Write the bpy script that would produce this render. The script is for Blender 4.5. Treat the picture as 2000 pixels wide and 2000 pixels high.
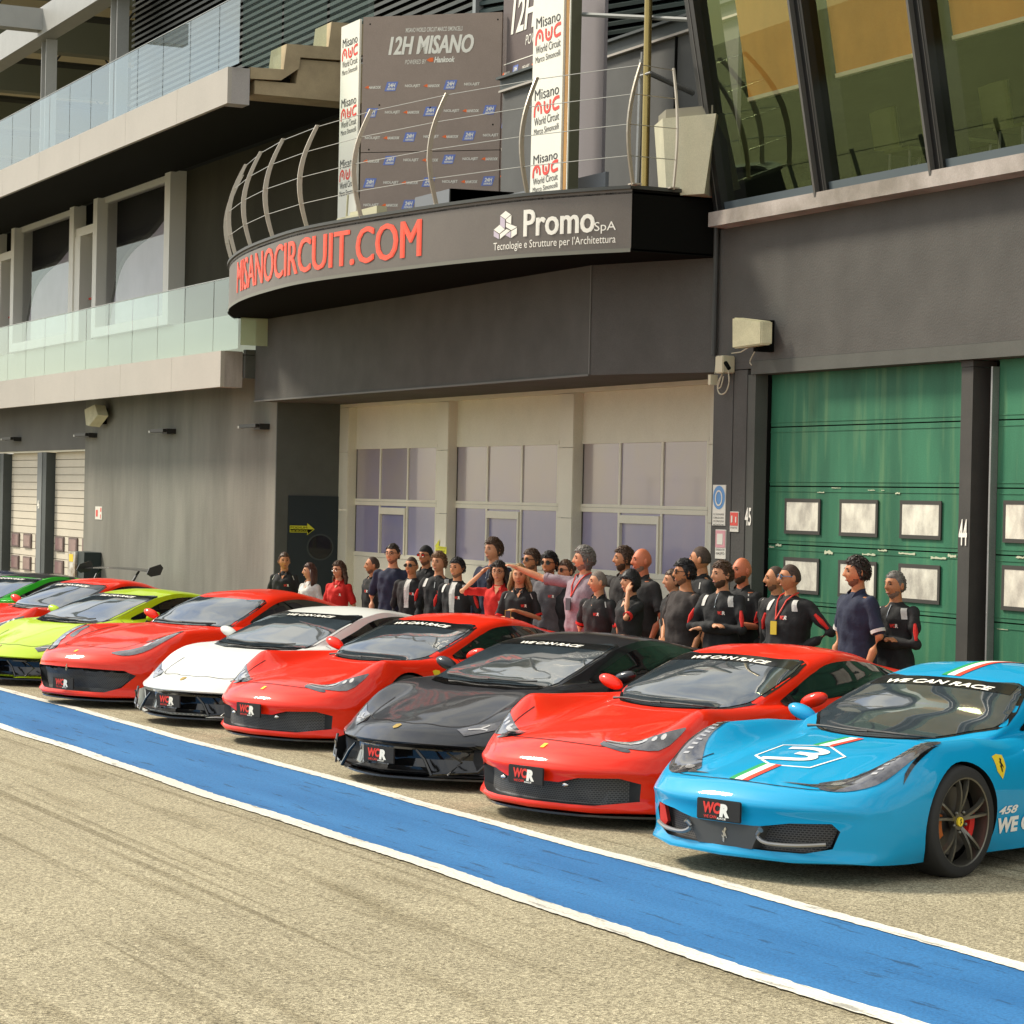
import bpy, bmesh, math, random
import numpy as np
from mathutils import Vector, Matrix, geometry
from mathutils.bvhtree import BVHTree
random.seed(7); RNG = np.random.default_rng(11)
for o in list(bpy.data.objects): bpy.data.objects.remove(o)
sc = bpy.context.scene
COL = sc.collection
rad = math.radians

# ---------------------------------------------------------------- camera, sky, sun, exposure
F_PX, YAW, PITCH, ROLL, H = 4822., 1.1248, -.0051255, -.0214775, 2.2
cp, sp = math.cos(PITCH), math.sin(PITCH)
Fw = Vector((-math.sin(YAW)*cp, math.cos(YAW)*cp, sp)); r0 = Vector((math.cos(YAW), math.sin(YAW), 0)); u0 = r0.cross(Fw)
Rt = r0*math.cos(ROLL) - u0*math.sin(ROLL); Up = u0*math.cos(ROLL) + r0*math.sin(ROLL)
cam = bpy.data.objects.new('camera', bpy.data.cameras.new('camera')); COL.objects.link(cam)
M = Matrix.Identity(4)
for i in range(3): M[i][0], M[i][1], M[i][2] = Rt[i], Up[i], -Fw[i]
M[2][3] = H
cam.matrix_world = M
cam.data.sensor_width = 36; cam.data.lens = F_PX/2000*36; cam.data.clip_end = 3000; cam.data.clip_start = .1
sc.camera = cam
sc.render.resolution_x = sc.render.resolution_y = 1024
sc.view_settings.view_transform = 'Standard'; sc.view_settings.look = 'None'
sc.view_settings.exposure = 1.12; sc.view_settings.gamma = 1

SUN_EL, SUN_AZ = rad(44), rad(232)     # azimuth clockwise from +Y
W = bpy.data.worlds.new('World'); sc.world = W; W.use_nodes = True
nt = W.node_tree; nt.nodes.clear()
out = nt.nodes.new('ShaderNodeOutputWorld'); bg = nt.nodes.new('ShaderNodeBackground')
sky = nt.nodes.new('ShaderNodeTexSky'); sky.sky_type = 'NISHITA'; sky.sun_disc = False
sky.sun_elevation = SUN_EL; sky.sun_rotation = SUN_AZ
tc = nt.nodes.new('ShaderNodeTexCoord'); mp = nt.nodes.new('ShaderNodeMapping'); mp.inputs['Scale'].default_value = (1.1, 3.4, 5.5); mp.inputs['Rotation'].default_value = (0.25, 0.1, .6)
nz = nt.nodes.new('ShaderNodeTexNoise'); nz.inputs['Scale'].default_value = 1.7; nz.inputs['Detail'].default_value = 7; nz.inputs['Roughness'].default_value = .58
rp = nt.nodes.new('ShaderNodeValToRGB'); rp.color_ramp.elements[0].position = .36; rp.color_ramp.elements[0].color = (.15, .15, .15, 1); rp.color_ramp.elements[1].position = .62; rp.color_ramp.elements[1].color = (1, 1, 1, 1)
mx = nt.nodes.new('ShaderNodeMixRGB'); mx.inputs[2].default_value = (7.3, 7.15, 6.55, 1)
nt.links.new(tc.outputs['Generated'], mp.inputs[0]); nt.links.new(mp.outputs[0], nz.inputs[0]); nt.links.new(nz.outputs[0], rp.inputs[0])
nt.links.new(rp.outputs[0], mx.inputs[0]); nt.links.new(sky.outputs[0], mx.inputs[1]); nt.links.new(mx.outputs[0], bg.inputs[0])
bg.inputs[1].default_value = .095
nt.links.new(bg.outputs[0], out.inputs[0])
sl = bpy.data.lights.new('sun', 'SUN'); sl.energy = 2.2; sl.angle = rad(11); sl.color = (1, .92, .78); sl.specular_factor = .3
sun = bpy.data.objects.new('sun', sl); COL.objects.link(sun)
sd = Vector((math.sin(SUN_AZ)*math.cos(SUN_EL), math.cos(SUN_AZ)*math.cos(SUN_EL), math.sin(SUN_EL)))
sun.rotation_euler = sd.to_track_quat('Z', 'Y').to_euler(); sun.location = (0, -20, 40)

# ---------------------------------------------------------------- materials
MATS = {}
def mat(name, col=(.5, .5, .5), rough=.6, metal=0, coat=0, var=0, vs=6, vz=1, stain=None, bump=0, bs=60, spec=.5, emit=0, detail=4, trans=0, ior=1.45, flake=0):
    """procedural principled material. var: brightness mottling, vs: scale, vz: stretch along z (streaks), stain: second colour"""
    if name in MATS: return MATS[name]
    m = bpy.data.materials.new(name); m.use_nodes = True; MATS[name] = m
    t = m.node_tree; b = t.nodes['Principled BSDF']
    b.inputs['Base Color'].default_value = (*col, 1); b.inputs['Roughness'].default_value = rough; b.inputs['Metallic'].default_value = metal
    b.inputs['Coat Weight'].default_value = coat; b.inputs['Coat Roughness'].default_value = .03; b.inputs['Specular IOR Level'].default_value = spec
    b.inputs['IOR'].default_value = ior; b.inputs['Transmission Weight'].default_value = trans
    if emit: b.inputs['Emission Color'].default_value = (*col, 1); b.inputs['Emission Strength'].default_value = emit
    if var or bump:
        tc = t.nodes.new('ShaderNodeTexCoord'); mp = t.nodes.new('ShaderNodeMapping'); mp.inputs['Scale'].default_value = (1, 1, vz)
        t.links.new(tc.outputs['Object'], mp.inputs[0])
    if var:
        n = t.nodes.new('ShaderNodeTexNoise'); n.inputs['Scale'].default_value = vs; n.inputs['Detail'].default_value = detail; n.inputs['Roughness'].default_value = .6
        t.links.new(mp.outputs[0], n.inputs[0])
        r = t.nodes.new('ShaderNodeValToRGB'); s = stain or tuple(c*(1-var) for c in col)
        r.color_ramp.elements[0].position = .34; r.color_ramp.elements[1].position = .66
        r.color_ramp.elements[0].color = (*s, 1); r.color_ramp.elements[1].color = (*[min(1, c*(1+var*.35)) for c in col], 1)
        t.links.new(n.outputs[0], r.inputs[0])
        n2 = t.nodes.new('ShaderNodeTexNoise'); n2.inputs['Scale'].default_value = 90; n2.inputs['Detail'].default_value = 2
        t.links.new(tc.outputs['Object'], n2.inputs[0])
        mm = t.nodes.new('ShaderNodeMixRGB'); mm.blend_type = 'OVERLAY'; mm.inputs[0].default_value = .22
        t.links.new(r.outputs[0], mm.inputs[1]); t.links.new(n2.outputs[0], mm.inputs[2]); t.links.new(mm.outputs[0], b.inputs['Base Color'])
    if bump:
        n = t.nodes.new('ShaderNodeTexNoise'); n.inputs['Scale'].default_value = bs; n.inputs['Detail'].default_value = 4
        t.links.new(tc.outputs['Object'], n.inputs[0]); bp = t.nodes.new('ShaderNodeBump'); bp.inputs['Strength'].default_value = bump; bp.inputs['Distance'].default_value = .02
        t.links.new(n.outputs[0], bp.inputs['Height']); t.links.new(bp.outputs[0], b.inputs['Normal'])
    return m
def glass(name, tint=(.6, .75, .7), ior=1.5, mixmin=.06, haze=0, hazecol=(.6, .7, .65), rough=.0, gloss=(.95, 1, .97)):
    if name in MATS: return MATS[name]
    m = bpy.data.materials.new(name); m.use_nodes = True; MATS[name] = m; t = m.node_tree; t.nodes.clear()
    o = t.nodes.new('ShaderNodeOutputMaterial'); tr = t.nodes.new('ShaderNodeBsdfTransparent'); tr.inputs[0].default_value = (*tint, 1)
    gl = t.nodes.new('ShaderNodeBsdfGlossy'); gl.inputs['Roughness'].default_value = rough; gl.inputs[0].default_value = (*gloss, 1)
    fr = t.nodes.new('ShaderNodeFresnel'); fr.inputs[0].default_value = ior
    mx = t.nodes.new('ShaderNodeMixShader'); ad = t.nodes.new('ShaderNodeMath'); ad.operation = 'ADD'; ad.use_clamp = True; ad.inputs[1].default_value = mixmin
    t.links.new(fr.outputs[0], ad.inputs[0]); t.links.new(ad.outputs[0], mx.inputs[0])
    base = tr
    if haze:
        df = t.nodes.new('ShaderNodeBsdfDiffuse'); df.inputs[0].default_value = (*hazecol, 1)
        h = t.nodes.new('ShaderNodeMixShader'); h.inputs[0].default_value = haze
        t.links.new(tr.outputs[0], h.inputs[1]); t.links.new(df.outputs[0], h.inputs[2]); base = h
    t.links.new(base.outputs[0], mx.inputs[1]); t.links.new(gl.outputs[0], mx.inputs[2]); t.links.new(mx.outputs[0], o.inputs[0])
    return m
def tex_mesh(name, base, line, scale, rough=.5, kind='BRICK'):
    m = bpy.data.materials.new(name); m.use_nodes = True; MATS[name] = m; t = m.node_tree; b = t.nodes['Principled BSDF']
    tc = t.nodes.new('ShaderNodeTexCoord'); sx = t.nodes.new('ShaderNodeSeparateXYZ'); cb = t.nodes.new('ShaderNodeCombineXYZ')
    t.links.new(tc.outputs['Object'], sx.inputs[0]); t.links.new(sx.outputs[0], cb.inputs[0]); t.links.new(sx.outputs[2], cb.inputs[1])
    v = t.nodes.new('ShaderNodeTexBrick'); v.inputs['Scale'].default_value = scale; v.inputs['Mortar Size'].default_value = .07; v.inputs['Brick Width'].default_value = .5; v.inputs['Row Height'].default_value = .3
    v.inputs['Color1'].default_value = (*base, 1); v.inputs['Color2'].default_value = (*base, 1); v.inputs['Mortar'].default_value = (*line, 1)
    t.links.new(cb.outputs[0], v.inputs[0]); t.links.new(v.outputs[0], b.inputs['Base Color']); b.inputs['Roughness'].default_value = rough
    return m

# ---------------------------------------------------------------- objects
def tag(o, label=None, cat=None, group=None, kind=None):
    if label: o['label'] = label
    if cat: o['category'] = cat
    if group: o['group'] = group
    if kind: o['kind'] = kind
    return o
def thing(name, label, cat, loc=(0, 0, 0), rz=0, group=None):
    o = bpy.data.objects.new(name, None); COL.objects.link(o); o.empty_display_size = .2
    o.location = loc; o.rotation_euler = (0, 0, rz); return tag(o, label, cat, group)
class MB:
    def __init__(s): s.v = []; s.f = []; s.m = []; s.mi = 0
    def add(s, vs, fs, mi=None):
        n = len(s.v); s.v += [tuple(p) for p in vs]; s.f += [tuple(i+n for i in f) for f in fs]; s.m += [s.mi if mi is None else mi]*len(fs); return s
    def box(s, x0, x1, y0, y1, z0, z1, mi=None):
        x0, x1 = min(x0, x1), max(x0, x1); y0, y1 = min(y0, y1), max(y0, y1); z0, z1 = min(z0, z1), max(z0, z1)
        vs = [(x, y, z) for z in (z0, z1) for y in (y0, y1) for x in (x0, x1)]
        return s.add(vs, [(0, 2, 3, 1), (4, 5, 7, 6), (0, 1, 5, 4), (2, 6, 7, 3), (0, 4, 6, 2), (1, 3, 7, 5)], mi)
    def prism(s, poly, a, b, axis='z', mi=None):
        """poly: 2D outline; extruded from a to b along axis (z: poly=xy, y: poly=xz, x: poly=yz)"""
        f = {'z': lambda p, h: (p[0], p[1], h), 'y': lambda p, h: (p[0], h, p[1]), 'x': lambda p, h: (h, p[0], p[1])}[axis]
        n = len(poly); vs = [f(p, a) for p in poly]+[f(p, b) for p in poly]
        return s.add(vs, [tuple(range(n))[::-1], tuple(range(n, 2*n))]+[(i, (i+1) % n, n+(i+1) % n, n+i) for i in range(n)], mi)
    def tube(s, pts, r, n=8, mi=None, caps=True, rz=None):
        pts = [Vector(p) for p in pts]; k = len(pts); rs = r if isinstance(r, (list, tuple)) else [r]*k
        vs = []; up = Vector((0, 0, 1))
        for i, p in enumerate(pts):
            d = (pts[min(i+1, k-1)]-pts[max(i-1, 0)]).normalized()
            a = d.cross(up if abs(d.z) < .95 else Vector((0, 1, 0))).normalized(); b = d.cross(a)
            for j in range(n):
                t = 2*math.pi*j/n; vs.append(p+a*math.cos(t)*rs[i]+b*math.sin(t)*rs[i])
        fs = [(i*n+j, i*n+(j+1) % n, (i+1)*n+(j+1) % n, (i+1)*n+j) for i in range(k-1) for j in range(n)]
        if caps: fs += [tuple(range(n))[::-1], tuple(range((k-1)*n, k*n))]
        return s.add(vs, fs, mi)
    def ball(s, c, r, n=12, m=8, mi=None, fn=None):
        rx, ry, rz = r if isinstance(r, (list, tuple)) else (r, r, r)
        vs = [(c[0], c[1], c[2]+rz)]
        for i in range(1, m):
            a = math.pi*i/m
            for j in range(n):
                b = 2*math.pi*j/n; vs.append((c[0]+rx*math.sin(a)*math.cos(b), c[1]+ry*math.sin(a)*math.sin(b), c[2]+rz*math.cos(a)))
        vs.append((c[0], c[1], c[2]-rz)); L = len(vs)-1
        fs = [(0, 1+j, 1+(j+1) % n) for j in range(n)]+[(1+i*n+j, 1+(i+1)*n+j, 1+(i+1)*n+(j+1) % n, 1+i*n+(j+1) % n) for i in range(m-2) for j in range(n)]
        fs += [(L, L-n+(j+1) % n, L-n+j) for j in range(n)]
        if fn: vs = [fn(p) for p in vs]
        return s.add(vs, fs, mi)
    def xf(s, fn): s.v = [tuple(fn(p)) for p in s.v]; return s
    def build(s, name, mats, parent=None, smooth=False, bevel=0, world=False, angle=35):
        me = bpy.data.meshes.new(name); v = s.v
        if world and parent is not None:
            inv = (Matrix.Translation(parent.location) @ parent.rotation_euler.to_matrix().to_4x4()).inverted(); v = [tuple(inv @ Vector(p)) for p in v]
        me.from_pydata(v, [], s.f)
        for m in (mats if isinstance(mats, (list, tuple)) else [mats]): me.materials.append(m)
        me.polygons.foreach_set('material_index', s.m)
        if bevel:
            bm = bmesh.new(); bm.from_mesh(me); bmesh.ops.bevel(bm, geom=bm.edges[:], offset=bevel, segments=2, affect='EDGES', clamp_overlap=True); bm.to_mesh(me); bm.free()
        if smooth or bevel:
            me.polygons.foreach_set('use_smooth', [True]*len(me.polygons)); me.set_sharp_from_angle(angle=rad(angle))
        me.update(); o = bpy.data.objects.new(name, me); COL.objects.link(o)
        if parent is not None: o.parent = parent
        return o
_fc = {}
def text2d(s, size=1, ox=0, shear=0, align='LEFT', space=1, xs=1):
    """text as flat triangles: list of 2D verts, faces. ox: thickening"""
    c = bpy.data.curves.new('t', 'FONT'); c.body = s; c.size = size; c.shear = shear; c.align_x = align; c.offset = ox; c.space_character = space; c.resolution_u = 3; c.fill_mode = 'FRONT'
    o = bpy.data.objects.new('t', c); COL.objects.link(o)
    me = bpy.data.meshes.new_from_object(o.evaluated_get(bpy.context.evaluated_depsgraph_get()))
    v = [(p.co.x*xs, p.co.y) for p in me.vertices]; f = [tuple(p.vertices) for p in me.polygons]
    bpy.data.objects.remove(o); bpy.data.curves.remove(c); bpy.data.meshes.remove(me)
    return v, f
def text_fit(s, x0, x1, y0, y1, ox=0, shear=0):
    """text scaled to exactly fill the rectangle"""
    v, f = text2d(s, 1, ox, shear)
    ax, bx = min(p[0] for p in v), max(p[0] for p in v); ay, by = min(p[1] for p in v), max(p[1] for p in v)
    return [(x0+(p[0]-ax)/(bx-ax)*(x1-x0), y0+(p[1]-ay)/(by-ay)*(y1-y0)) for p in v], f
def pip(p, poly):
    x, y = p; c = False; j = len(poly)-1
    for i in range(len(poly)):
        a, b = poly[i], poly[j]
        if (a[1] > y) != (b[1] > y) and x < (b[0]-a[0])*(y-a[1])/(b[1]-a[1])+a[0]: c = not c
        j = i
    return c
def crspline(pts, n=8, closed=False):
    P = [np.array(p, float) for p in pts]; k = len(P); o = []
    for i in range(k if closed else k-1):
        g = lambda q: P[q % k] if closed else P[min(max(q, 0), k-1)]
        a, b, c, d = g(i-1), g(i), g(i+1), g(i+2)
        for j in range(n):
            t = j/n; o.append(tuple(.5*((2*b)+(c-a)*t+(2*a-5*b+4*c-d)*t*t+(3*b-a-3*c+d)*t**3)))
    if not closed: o.append(tuple(P[-1]))
    return o
def gz(X): return .0115*(X+8.7)        # the apron falls gently to the left
def ray(x, y): return Fw+Rt*((x-1000)/F_PX)-Up*((y-1000)/F_PX)
def at_y(x, y, Y):
    d = ray(x, y); t = Y/d.y; return Vector((d.x*t, Y, H+d.z*t))
# ---------------------------------------------------------------- ground
def ground_mat():
    m = bpy.data.materials.new('asphalt'); m.use_nodes = True; t = m.node_tree; b = t.nodes['Principled BSDF']; N = t.nodes.new; Lk = t.links.new
    tc = N('ShaderNodeTexCoord')
    def noise(sc, det, vec=None, ro=.6):
        n = N('ShaderNodeTexNoise'); n.inputs['Scale'].default_value = sc; n.inputs['Detail'].default_value = det; n.inputs['Roughness'].default_value = ro; Lk(vec or tc.outputs['Object'], n.inputs[0]); return n.outputs[0]
    def ramp(x, a, b_, ca, cb):
        r = N('ShaderNodeValToRGB'); r.color_ramp.elements[0].position = a; r.color_ramp.elements[1].position = b_; r.color_ramp.elements[0].color = (*ca, 1); r.color_ramp.elements[1].color = (*cb, 1); Lk(x, r.inputs[0]); return r.outputs[0]
    def mul(a, c, f=1, mode='MULTIPLY'):
        x = N('ShaderNodeMixRGB'); x.blend_type = mode; x.inputs[0].default_value = f; Lk(a, x.inputs[1]); Lk(c, x.inputs[2]); return x.outputs[0]
    big = ramp(noise(.35, 4), .3, .7, (.345, .312, .228), (.44, .402, .298))
    v = N('ShaderNodeTexVoronoi'); v.inputs['Scale'].default_value = 125; Lk(tc.outputs['Object'], v.inputs[0])
    agg = ramp(v.outputs['Color'], .15, .9, (.40, .38, .33), (1.48, 1.45, 1.38))
    fine = ramp(noise(38, 6, ro=.75), .32, .68, (.5, .48, .44), (1.36, 1.35, 1.30))
    col = mul(mul(big, agg), fine)
    # rubber streaks along the lane
    mp = N('ShaderNodeMapping'); mp.inputs['Rotation'].default_value = (0, 0, rad(-6)); mp.inputs['Scale'].default_value = (.16, 2.2, 1); Lk(tc.outputs['Object'], mp.inputs[0])
    st = ramp(noise(1.6, 5, mp.outputs[0], .55), .54, .70, (1, 1, 1), (.68, .66, .61))
    mp2 = N('ShaderNodeMapping'); mp2.inputs['Rotation'].default_value = (0, 0, rad(-3)); mp2.inputs['Scale'].default_value = (.05, 4.2, 1); Lk(tc.outputs['Object'], mp2.inputs[0])
    st2 = ramp(noise(2.3, 4, mp2.outputs[0], .5), .585, .66, (1, 1, 1), (.60, .58, .53))
    col = mul(mul(col, st), st2, .8)
    # fine cracks and pale tyre-scrubbed bands
    vc = N('ShaderNodeTexVoronoi'); vc.feature = 'DISTANCE_TO_EDGE'; vc.inputs['Scale'].default_value = .45; wv = N('ShaderNodeVectorMath'); wv.operation = 'ADD'; Lk(tc.outputs['Object'], wv.inputs[0])
    wn = N('ShaderNodeTexNoise'); wn.inputs['Scale'].default_value = 1.6; wn.inputs['Detail'].default_value = 6; Lk(tc.outputs['Object'], wn.inputs[0]); Lk(wn.outputs['Color'], wv.inputs[1]); Lk(wv.outputs[0], vc.inputs[0])
    cr = ramp(vc.outputs['Distance'], .0015, .006, (.80, .79, .76), (1, 1, 1)); gate = ramp(noise(.5, 3), .50, .60, (1, 1, 1), (0, 0, 0))
    x = N('ShaderNodeMixRGB'); x.inputs[1].default_value = (1, 1, 1, 1); Lk(gate, x.inputs[0]); Lk(cr, x.inputs[2]); col = mul(col, x.outputs[0])
    spots = ramp(noise(1.1, 5, ro=.5), .70, .76, (1, 1, 1), (.70, .68, .66)); col = mul(col, spots)
    Lk(col, b.inputs['Base Color']); b.inputs['Roughness'].default_value = .9; b.inputs['Specular IOR Level'].default_value = .25
    bp = N('ShaderNodeBump'); bp.inputs['Strength'].default_value = .55; bp.inputs['Distance'].default_value = .012; Lk(v.outputs['Distance'], bp.inputs['Height']); Lk(bp.outputs[0], b.inputs['Normal'])
    return m
def paint_mat(name, c, c2, wear=.62, sc=.9):
    m = bpy.data.materials.new(name); m.use_nodes = True; t = m.node_tree; b = t.nodes['Principled BSDF']; N = t.nodes.new; Lk = t.links.new
    tc = N('ShaderNodeTexCoord'); mp = N('ShaderNodeMapping'); mp.inputs['Scale'].default_value = (.35, 3.0, 1); Lk(tc.outputs['Object'], mp.inputs[0])
    n = N('ShaderNodeTexNoise'); n.inputs['Scale'].default_value = sc; n.inputs['Detail'].default_value = 6; Lk(mp.outputs[0], n.inputs[0])
    r = N('ShaderNodeValToRGB'); r.color_ramp.elements[0].position = .3; r.color_ramp.elements[1].position = .7; r.color_ramp.elements[0].color = (*c, 1); r.color_ramp.elements[1].color = (*c2, 1); Lk(n.outputs[0], r.inputs[0])
    n3 = N('ShaderNodeTexNoise'); n3.inputs['Scale'].default_value = 4.5; n3.inputs['Detail'].default_value = 8; n3.inputs['Roughness'].default_value = .7; Lk(mp.outputs[0], n3.inputs[0])
    r3 = N('ShaderNodeValToRGB'); r3.color_ramp.elements[0].position = wear; r3.color_ramp.elements[1].position = wear+.05; r3.color_ramp.elements[0].color = (1, 1, 1, 1); r3.color_ramp.elements[1].color = (.5, .5, .5, 1); Lk(n3.outputs[0], r3.inputs[0])
    v = N('ShaderNodeTexNoise'); v.inputs['Scale'].default_value = 60; v.inputs['Detail'].default_value = 4; Lk(tc.outputs['Object'], v.inputs[0])
    rv = N('ShaderNodeValToRGB'); rv.color_ramp.elements[0].position = .3; rv.color_ramp.elements[1].position = .6; rv.color_ramp.elements[0].color = (.72, .72, .72, 1); rv.color_ramp.elements[1].color = (1.06, 1.06, 1.06, 1); Lk(v.outputs[0], rv.inputs[0])
    x = N('ShaderNodeMixRGB'); x.blend_type = 'MULTIPLY'; x.inputs[0].default_value = 1; Lk(r.outputs[0], x.inputs[1]); Lk(r3.outputs[0], x.inputs[2])
    y = N('ShaderNodeMixRGB'); y.blend_type = 'MULTIPLY'; y.inputs[0].default_value = 1; Lk(x.outputs[0], y.inputs[1]); Lk(rv.outputs[0], y.inputs[2]); Lk(y.outputs[0], b.inputs['Base Color'])
    b.inputs['Roughness'].default_value = .75; b.inputs['Specular IOR Level'].default_value = .3
    bp = N('ShaderNodeBump'); bp.inputs['Strength'].default_value = .35; bp.inputs['Distance'].default_value = .01; Lk(v.outputs[0], bp.inputs['Height']); Lk(bp.outputs[0], b.inputs['Normal'])
    return m
def gnd(name, poly, h, m, label=None):
    b = MB(); b.add([(x, y, (gz(x) if -70 < x < 15 else gz(max(-70, min(15, x))))+h) for x, y in poly], [tuple(range(len(poly)))]); o = b.build(name, m); tag(o, kind='structure'); return o
b = MB()
xs = [-600, -70, 15, 600]; ys = [-600, -9, 20, 600]
for yy in (-600, 600): b.v += [(x, yy, gz(max(-70, min(15, x)))) for x in xs]
b.f = [(0, 1, 5, 4), (1, 2, 6, 5), (2, 3, 7, 6)]; b.m = [0]*3
tag(b.build('ground', ground_mat()), kind='structure')
def lane_edge(x, a, b_, ph): return a+b_*(x+10)+.018*math.sin(x*.9+ph)+.01*math.sin(x*2.3+ph)
def strip(name, fa, fb, h, m, x0=-68, x1=6, n=1500):
    rr = random.Random(len(name)+int(h*1000)); jg = [rr.uniform(-.007, .007) for _ in range(2*n+4)]
    b = MB(); xs = [x0+(x1-x0)*i/n for i in range(n+1)]
    b.v = [(x, fa(x)+jg[i], gz(x)+h) for i, x in enumerate(xs)]+[(x, fb(x)+jg[i+n+1], gz(x)+h) for i, x in enumerate(xs)]; k = n+1
    b.f = [(i, i+1, k+i+1, k+i) for i in range(n)]; b.m = [0]*n
    return tag(b.build(name, m), kind='structure')
UP = lambda x: lane_edge(x, 7.40, .0016, 0); LO = lambda x: lane_edge(x, 6.09, .0, 2)
blue_m = paint_mat('lane_blue', (.014, .115, .29), (.030, .162, .37), .585); white_m = paint_mat('lane_white', (.58, .55, .47), (.76, .73, .62), .57)
strip('pit_lane_marking', lambda x: LO(x)+.0, lambda x: UP(x)-.0, .005, blue_m)
strip('lane_line', lambda x: UP(x)-.055, lambda x: UP(x)+.075, .010, white_m)
strip('lane_line', lambda x: LO(x)-.085, lambda x: LO(x)+.06, .010, white_m)
# far side of the circuit, seen only in reflections
gnd('grass_verge', [(-70, -9.5), (-70, -18.9), (15, -18.9), (15, -9.5)], .03, mat('grass', (.085, .135, .010), .9, var=.5, vs=.3, stain=(.03, .08, .01)))
gnd('far_grass', [(-70, -31.1), (-70, -75), (15, -75), (15, -31.1)], .03, mat('grass_far', (.015, .075, .012), .9, var=.4, vs=.1))
gnd('race_track', [(-70, -19), (-70, -31), (15, -31), (15, -19)], .06, mat('track', (.11, .105, .09), .9, var=.2, vs=.3))
pw = thing('pit_wall', 'low concrete pit wall with mesh fence across the lane', 'wall', (-25, -9, gz(-25)))
b = MB(); b.box(-70, 15, -9.1, -8.8, -1, .75); b.build('barrier', mat('pw', (.32, .31, .28), .9, var=.3, vs=2), pw, world=True)
for i in range(28):
    b = MB(); x = -68+i*3; b.box(x, x+.08, -9, -8.92, .7, 3); b.build('post', mat('steel_dark', (.1, .1, .1), .5, .5), pw, world=True)
b = MB()
for z in (1.2, 1.7, 2.2, 2.9): b.tube([(-70, -8.96, z), (15, -8.96, z)], .012, 4)
b.build('rail', MATS['steel_dark'], pw, world=True)
# ---------------------------------------------------------------- pit building (coordinates measured at a nominal wall distance, scaled about the eye)
KS = 1.08
def Kf(p): return (p[0]*KS, p[1]*KS, H+(p[2]-H)*KS)
def kthing(name, label, cat, p, group=None): return thing(name, label, cat, Kf(p), 0, group)
def kb(b, name, mats, parent, **k): return b.xf(Kf).build(name, mats, parent, world=True, **k)
wall_m = mat('wall_dark_render', (.100, .096, .087), .9, spec=.12, var=.13, vs=1.6, bump=.25, bs=45)
wall_g = mat('wall_grey_green', (.082, .083, .07), .8, var=.12, vs=2)
black_m = mat('black_panel', (.007, .007, .006), .9, spec=.03)
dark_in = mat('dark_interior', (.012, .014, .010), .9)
beige_m = mat('beige_aluminium', (.66, .62, .49), .55, var=.05, vs=2)
beige_panel = mat('beige_panel', (.58, .51, .34), .6, var=.06, vs=1.5)
conc_m = mat('concrete_tan', (.42, .33, .20), .85, var=.18, vs=2.5, bump=.15)
steel_m = mat('steel_galv', (.30, .30, .29), .45, .6, var=.1, vs=5)
steel_grey = mat('steel_painted', (.36, .36, .34), .5, var=.06, vs=2)
fasc_m = mat('fascia_panel', (.40, .365, .315), .55, var=.06, vs=.8)
anth_m = mat('anthracite', (.055, .065, .062), .6, var=.08, vs=4)
white_p = mat('white_frame', (.84, .80, .72), .5)
# ---- main wall with green doors
pb = kthing('pit_building', 'dark grey pit building with green sectional garage doors and tilted glazing above', 'building', (-19, 12.3, -.2))
b = MB(); b.box(-21.16, -9, 12.3, 12.55, 3.578, 4.9); b.box(-21.16, -20.79, 12.3, 13.2, -1, 3.578); b.box(-20.775, -20.532, 12.303, 13.2, -1, 3.5); b.box(-20.79, -20.775, 12.315, 12.6, -1, 3.5)
b.box(-20.775, -20.45, 12.303, 12.6, 3.508, 3.578)
kb(b, 'wall', wall_m, pb)
b = MB(); b.box(-20.45, -9, 12.292, 12.56, 3.45, 3.576); b.prism([(-20.53, -1), (-20.39, -1), (-20.39, 3.449), (-20.53, 3.449)], 12.312, 12.45, 'y'); kb(b, 'door_surround', wall_g, pb)
b = MB(); b.box(-20.39, -20.375, 12.45, 12.50, -1, 3.449); b.box(-20.7, -20.39, 12.50, 12.52, -1, 3.449); b.box(-20.36, -9, 12.57, 12.9, 3.44, 3.6); b.box(-21.1, -9, 13.0, 13.05, -1, 5); kb(b, 'door_recess', black_m, pb)
green_m = mat('green_paint', (.040, .165, .088), .6, spec=.25, var=.34, vs=1.7, vz=.22, stain=(.026, .115, .062), bump=.05)
def patch_green():
    t = green_m.node_tree; bs = t.nodes['Principled BSDF']; src = bs.inputs['Base Color'].links[0].from_socket
    tc = t.nodes.new('ShaderNodeTexCoord'); mp = t.nodes.new('ShaderNodeMapping'); mp.inputs['Scale'].default_value = (5.5, 1, .5); t.links.new(tc.outputs['Object'], mp.inputs[0])
    n = t.nodes.new('ShaderNodeTexNoise'); n.inputs['Scale'].default_value = 1.5; n.inputs['Detail'].default_value = 5; t.links.new(mp.outputs[0], n.inputs[0])
    r = t.nodes.new('ShaderNodeValToRGB'); r.color_ramp.elements[0].position = .52; r.color_ramp.elements[1].position = .72; r.color_ramp.elements[0].color = (0, 0, 0, 1); r.color_ramp.elements[1].color = (.26, .26, .26, 1); t.links.new(n.outputs[0], r.inputs[0])
    x = t.nodes.new('ShaderNodeMixRGB'); x.inputs[2].default_value = (.22, .34, .15, 1); t.links.new(r.outputs[0], x.inputs[0]); t.links.new(src, x.inputs[1]); t.links.new(x.outputs[0], bs.inputs['Base Color'])
patch_green()
chip_m = mat('bare_chips', (.5, .52, .36), .8)
rub_m = mat('rubber_gasket', (.045, .042, .034), .7)
grime_m = mat('grimy_pane', (.66, .63, .52), .3, var=.5, vs=5, vz=.6, stain=(.40, .37, .31))
SE = [3.5, 2.953, 2.382, 1.822, 1.258, .69, .12, -.5]
NEAR = lambda p: (p[0]*.991, p[1]*.991, H+(p[2]-H)*.991)
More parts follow.
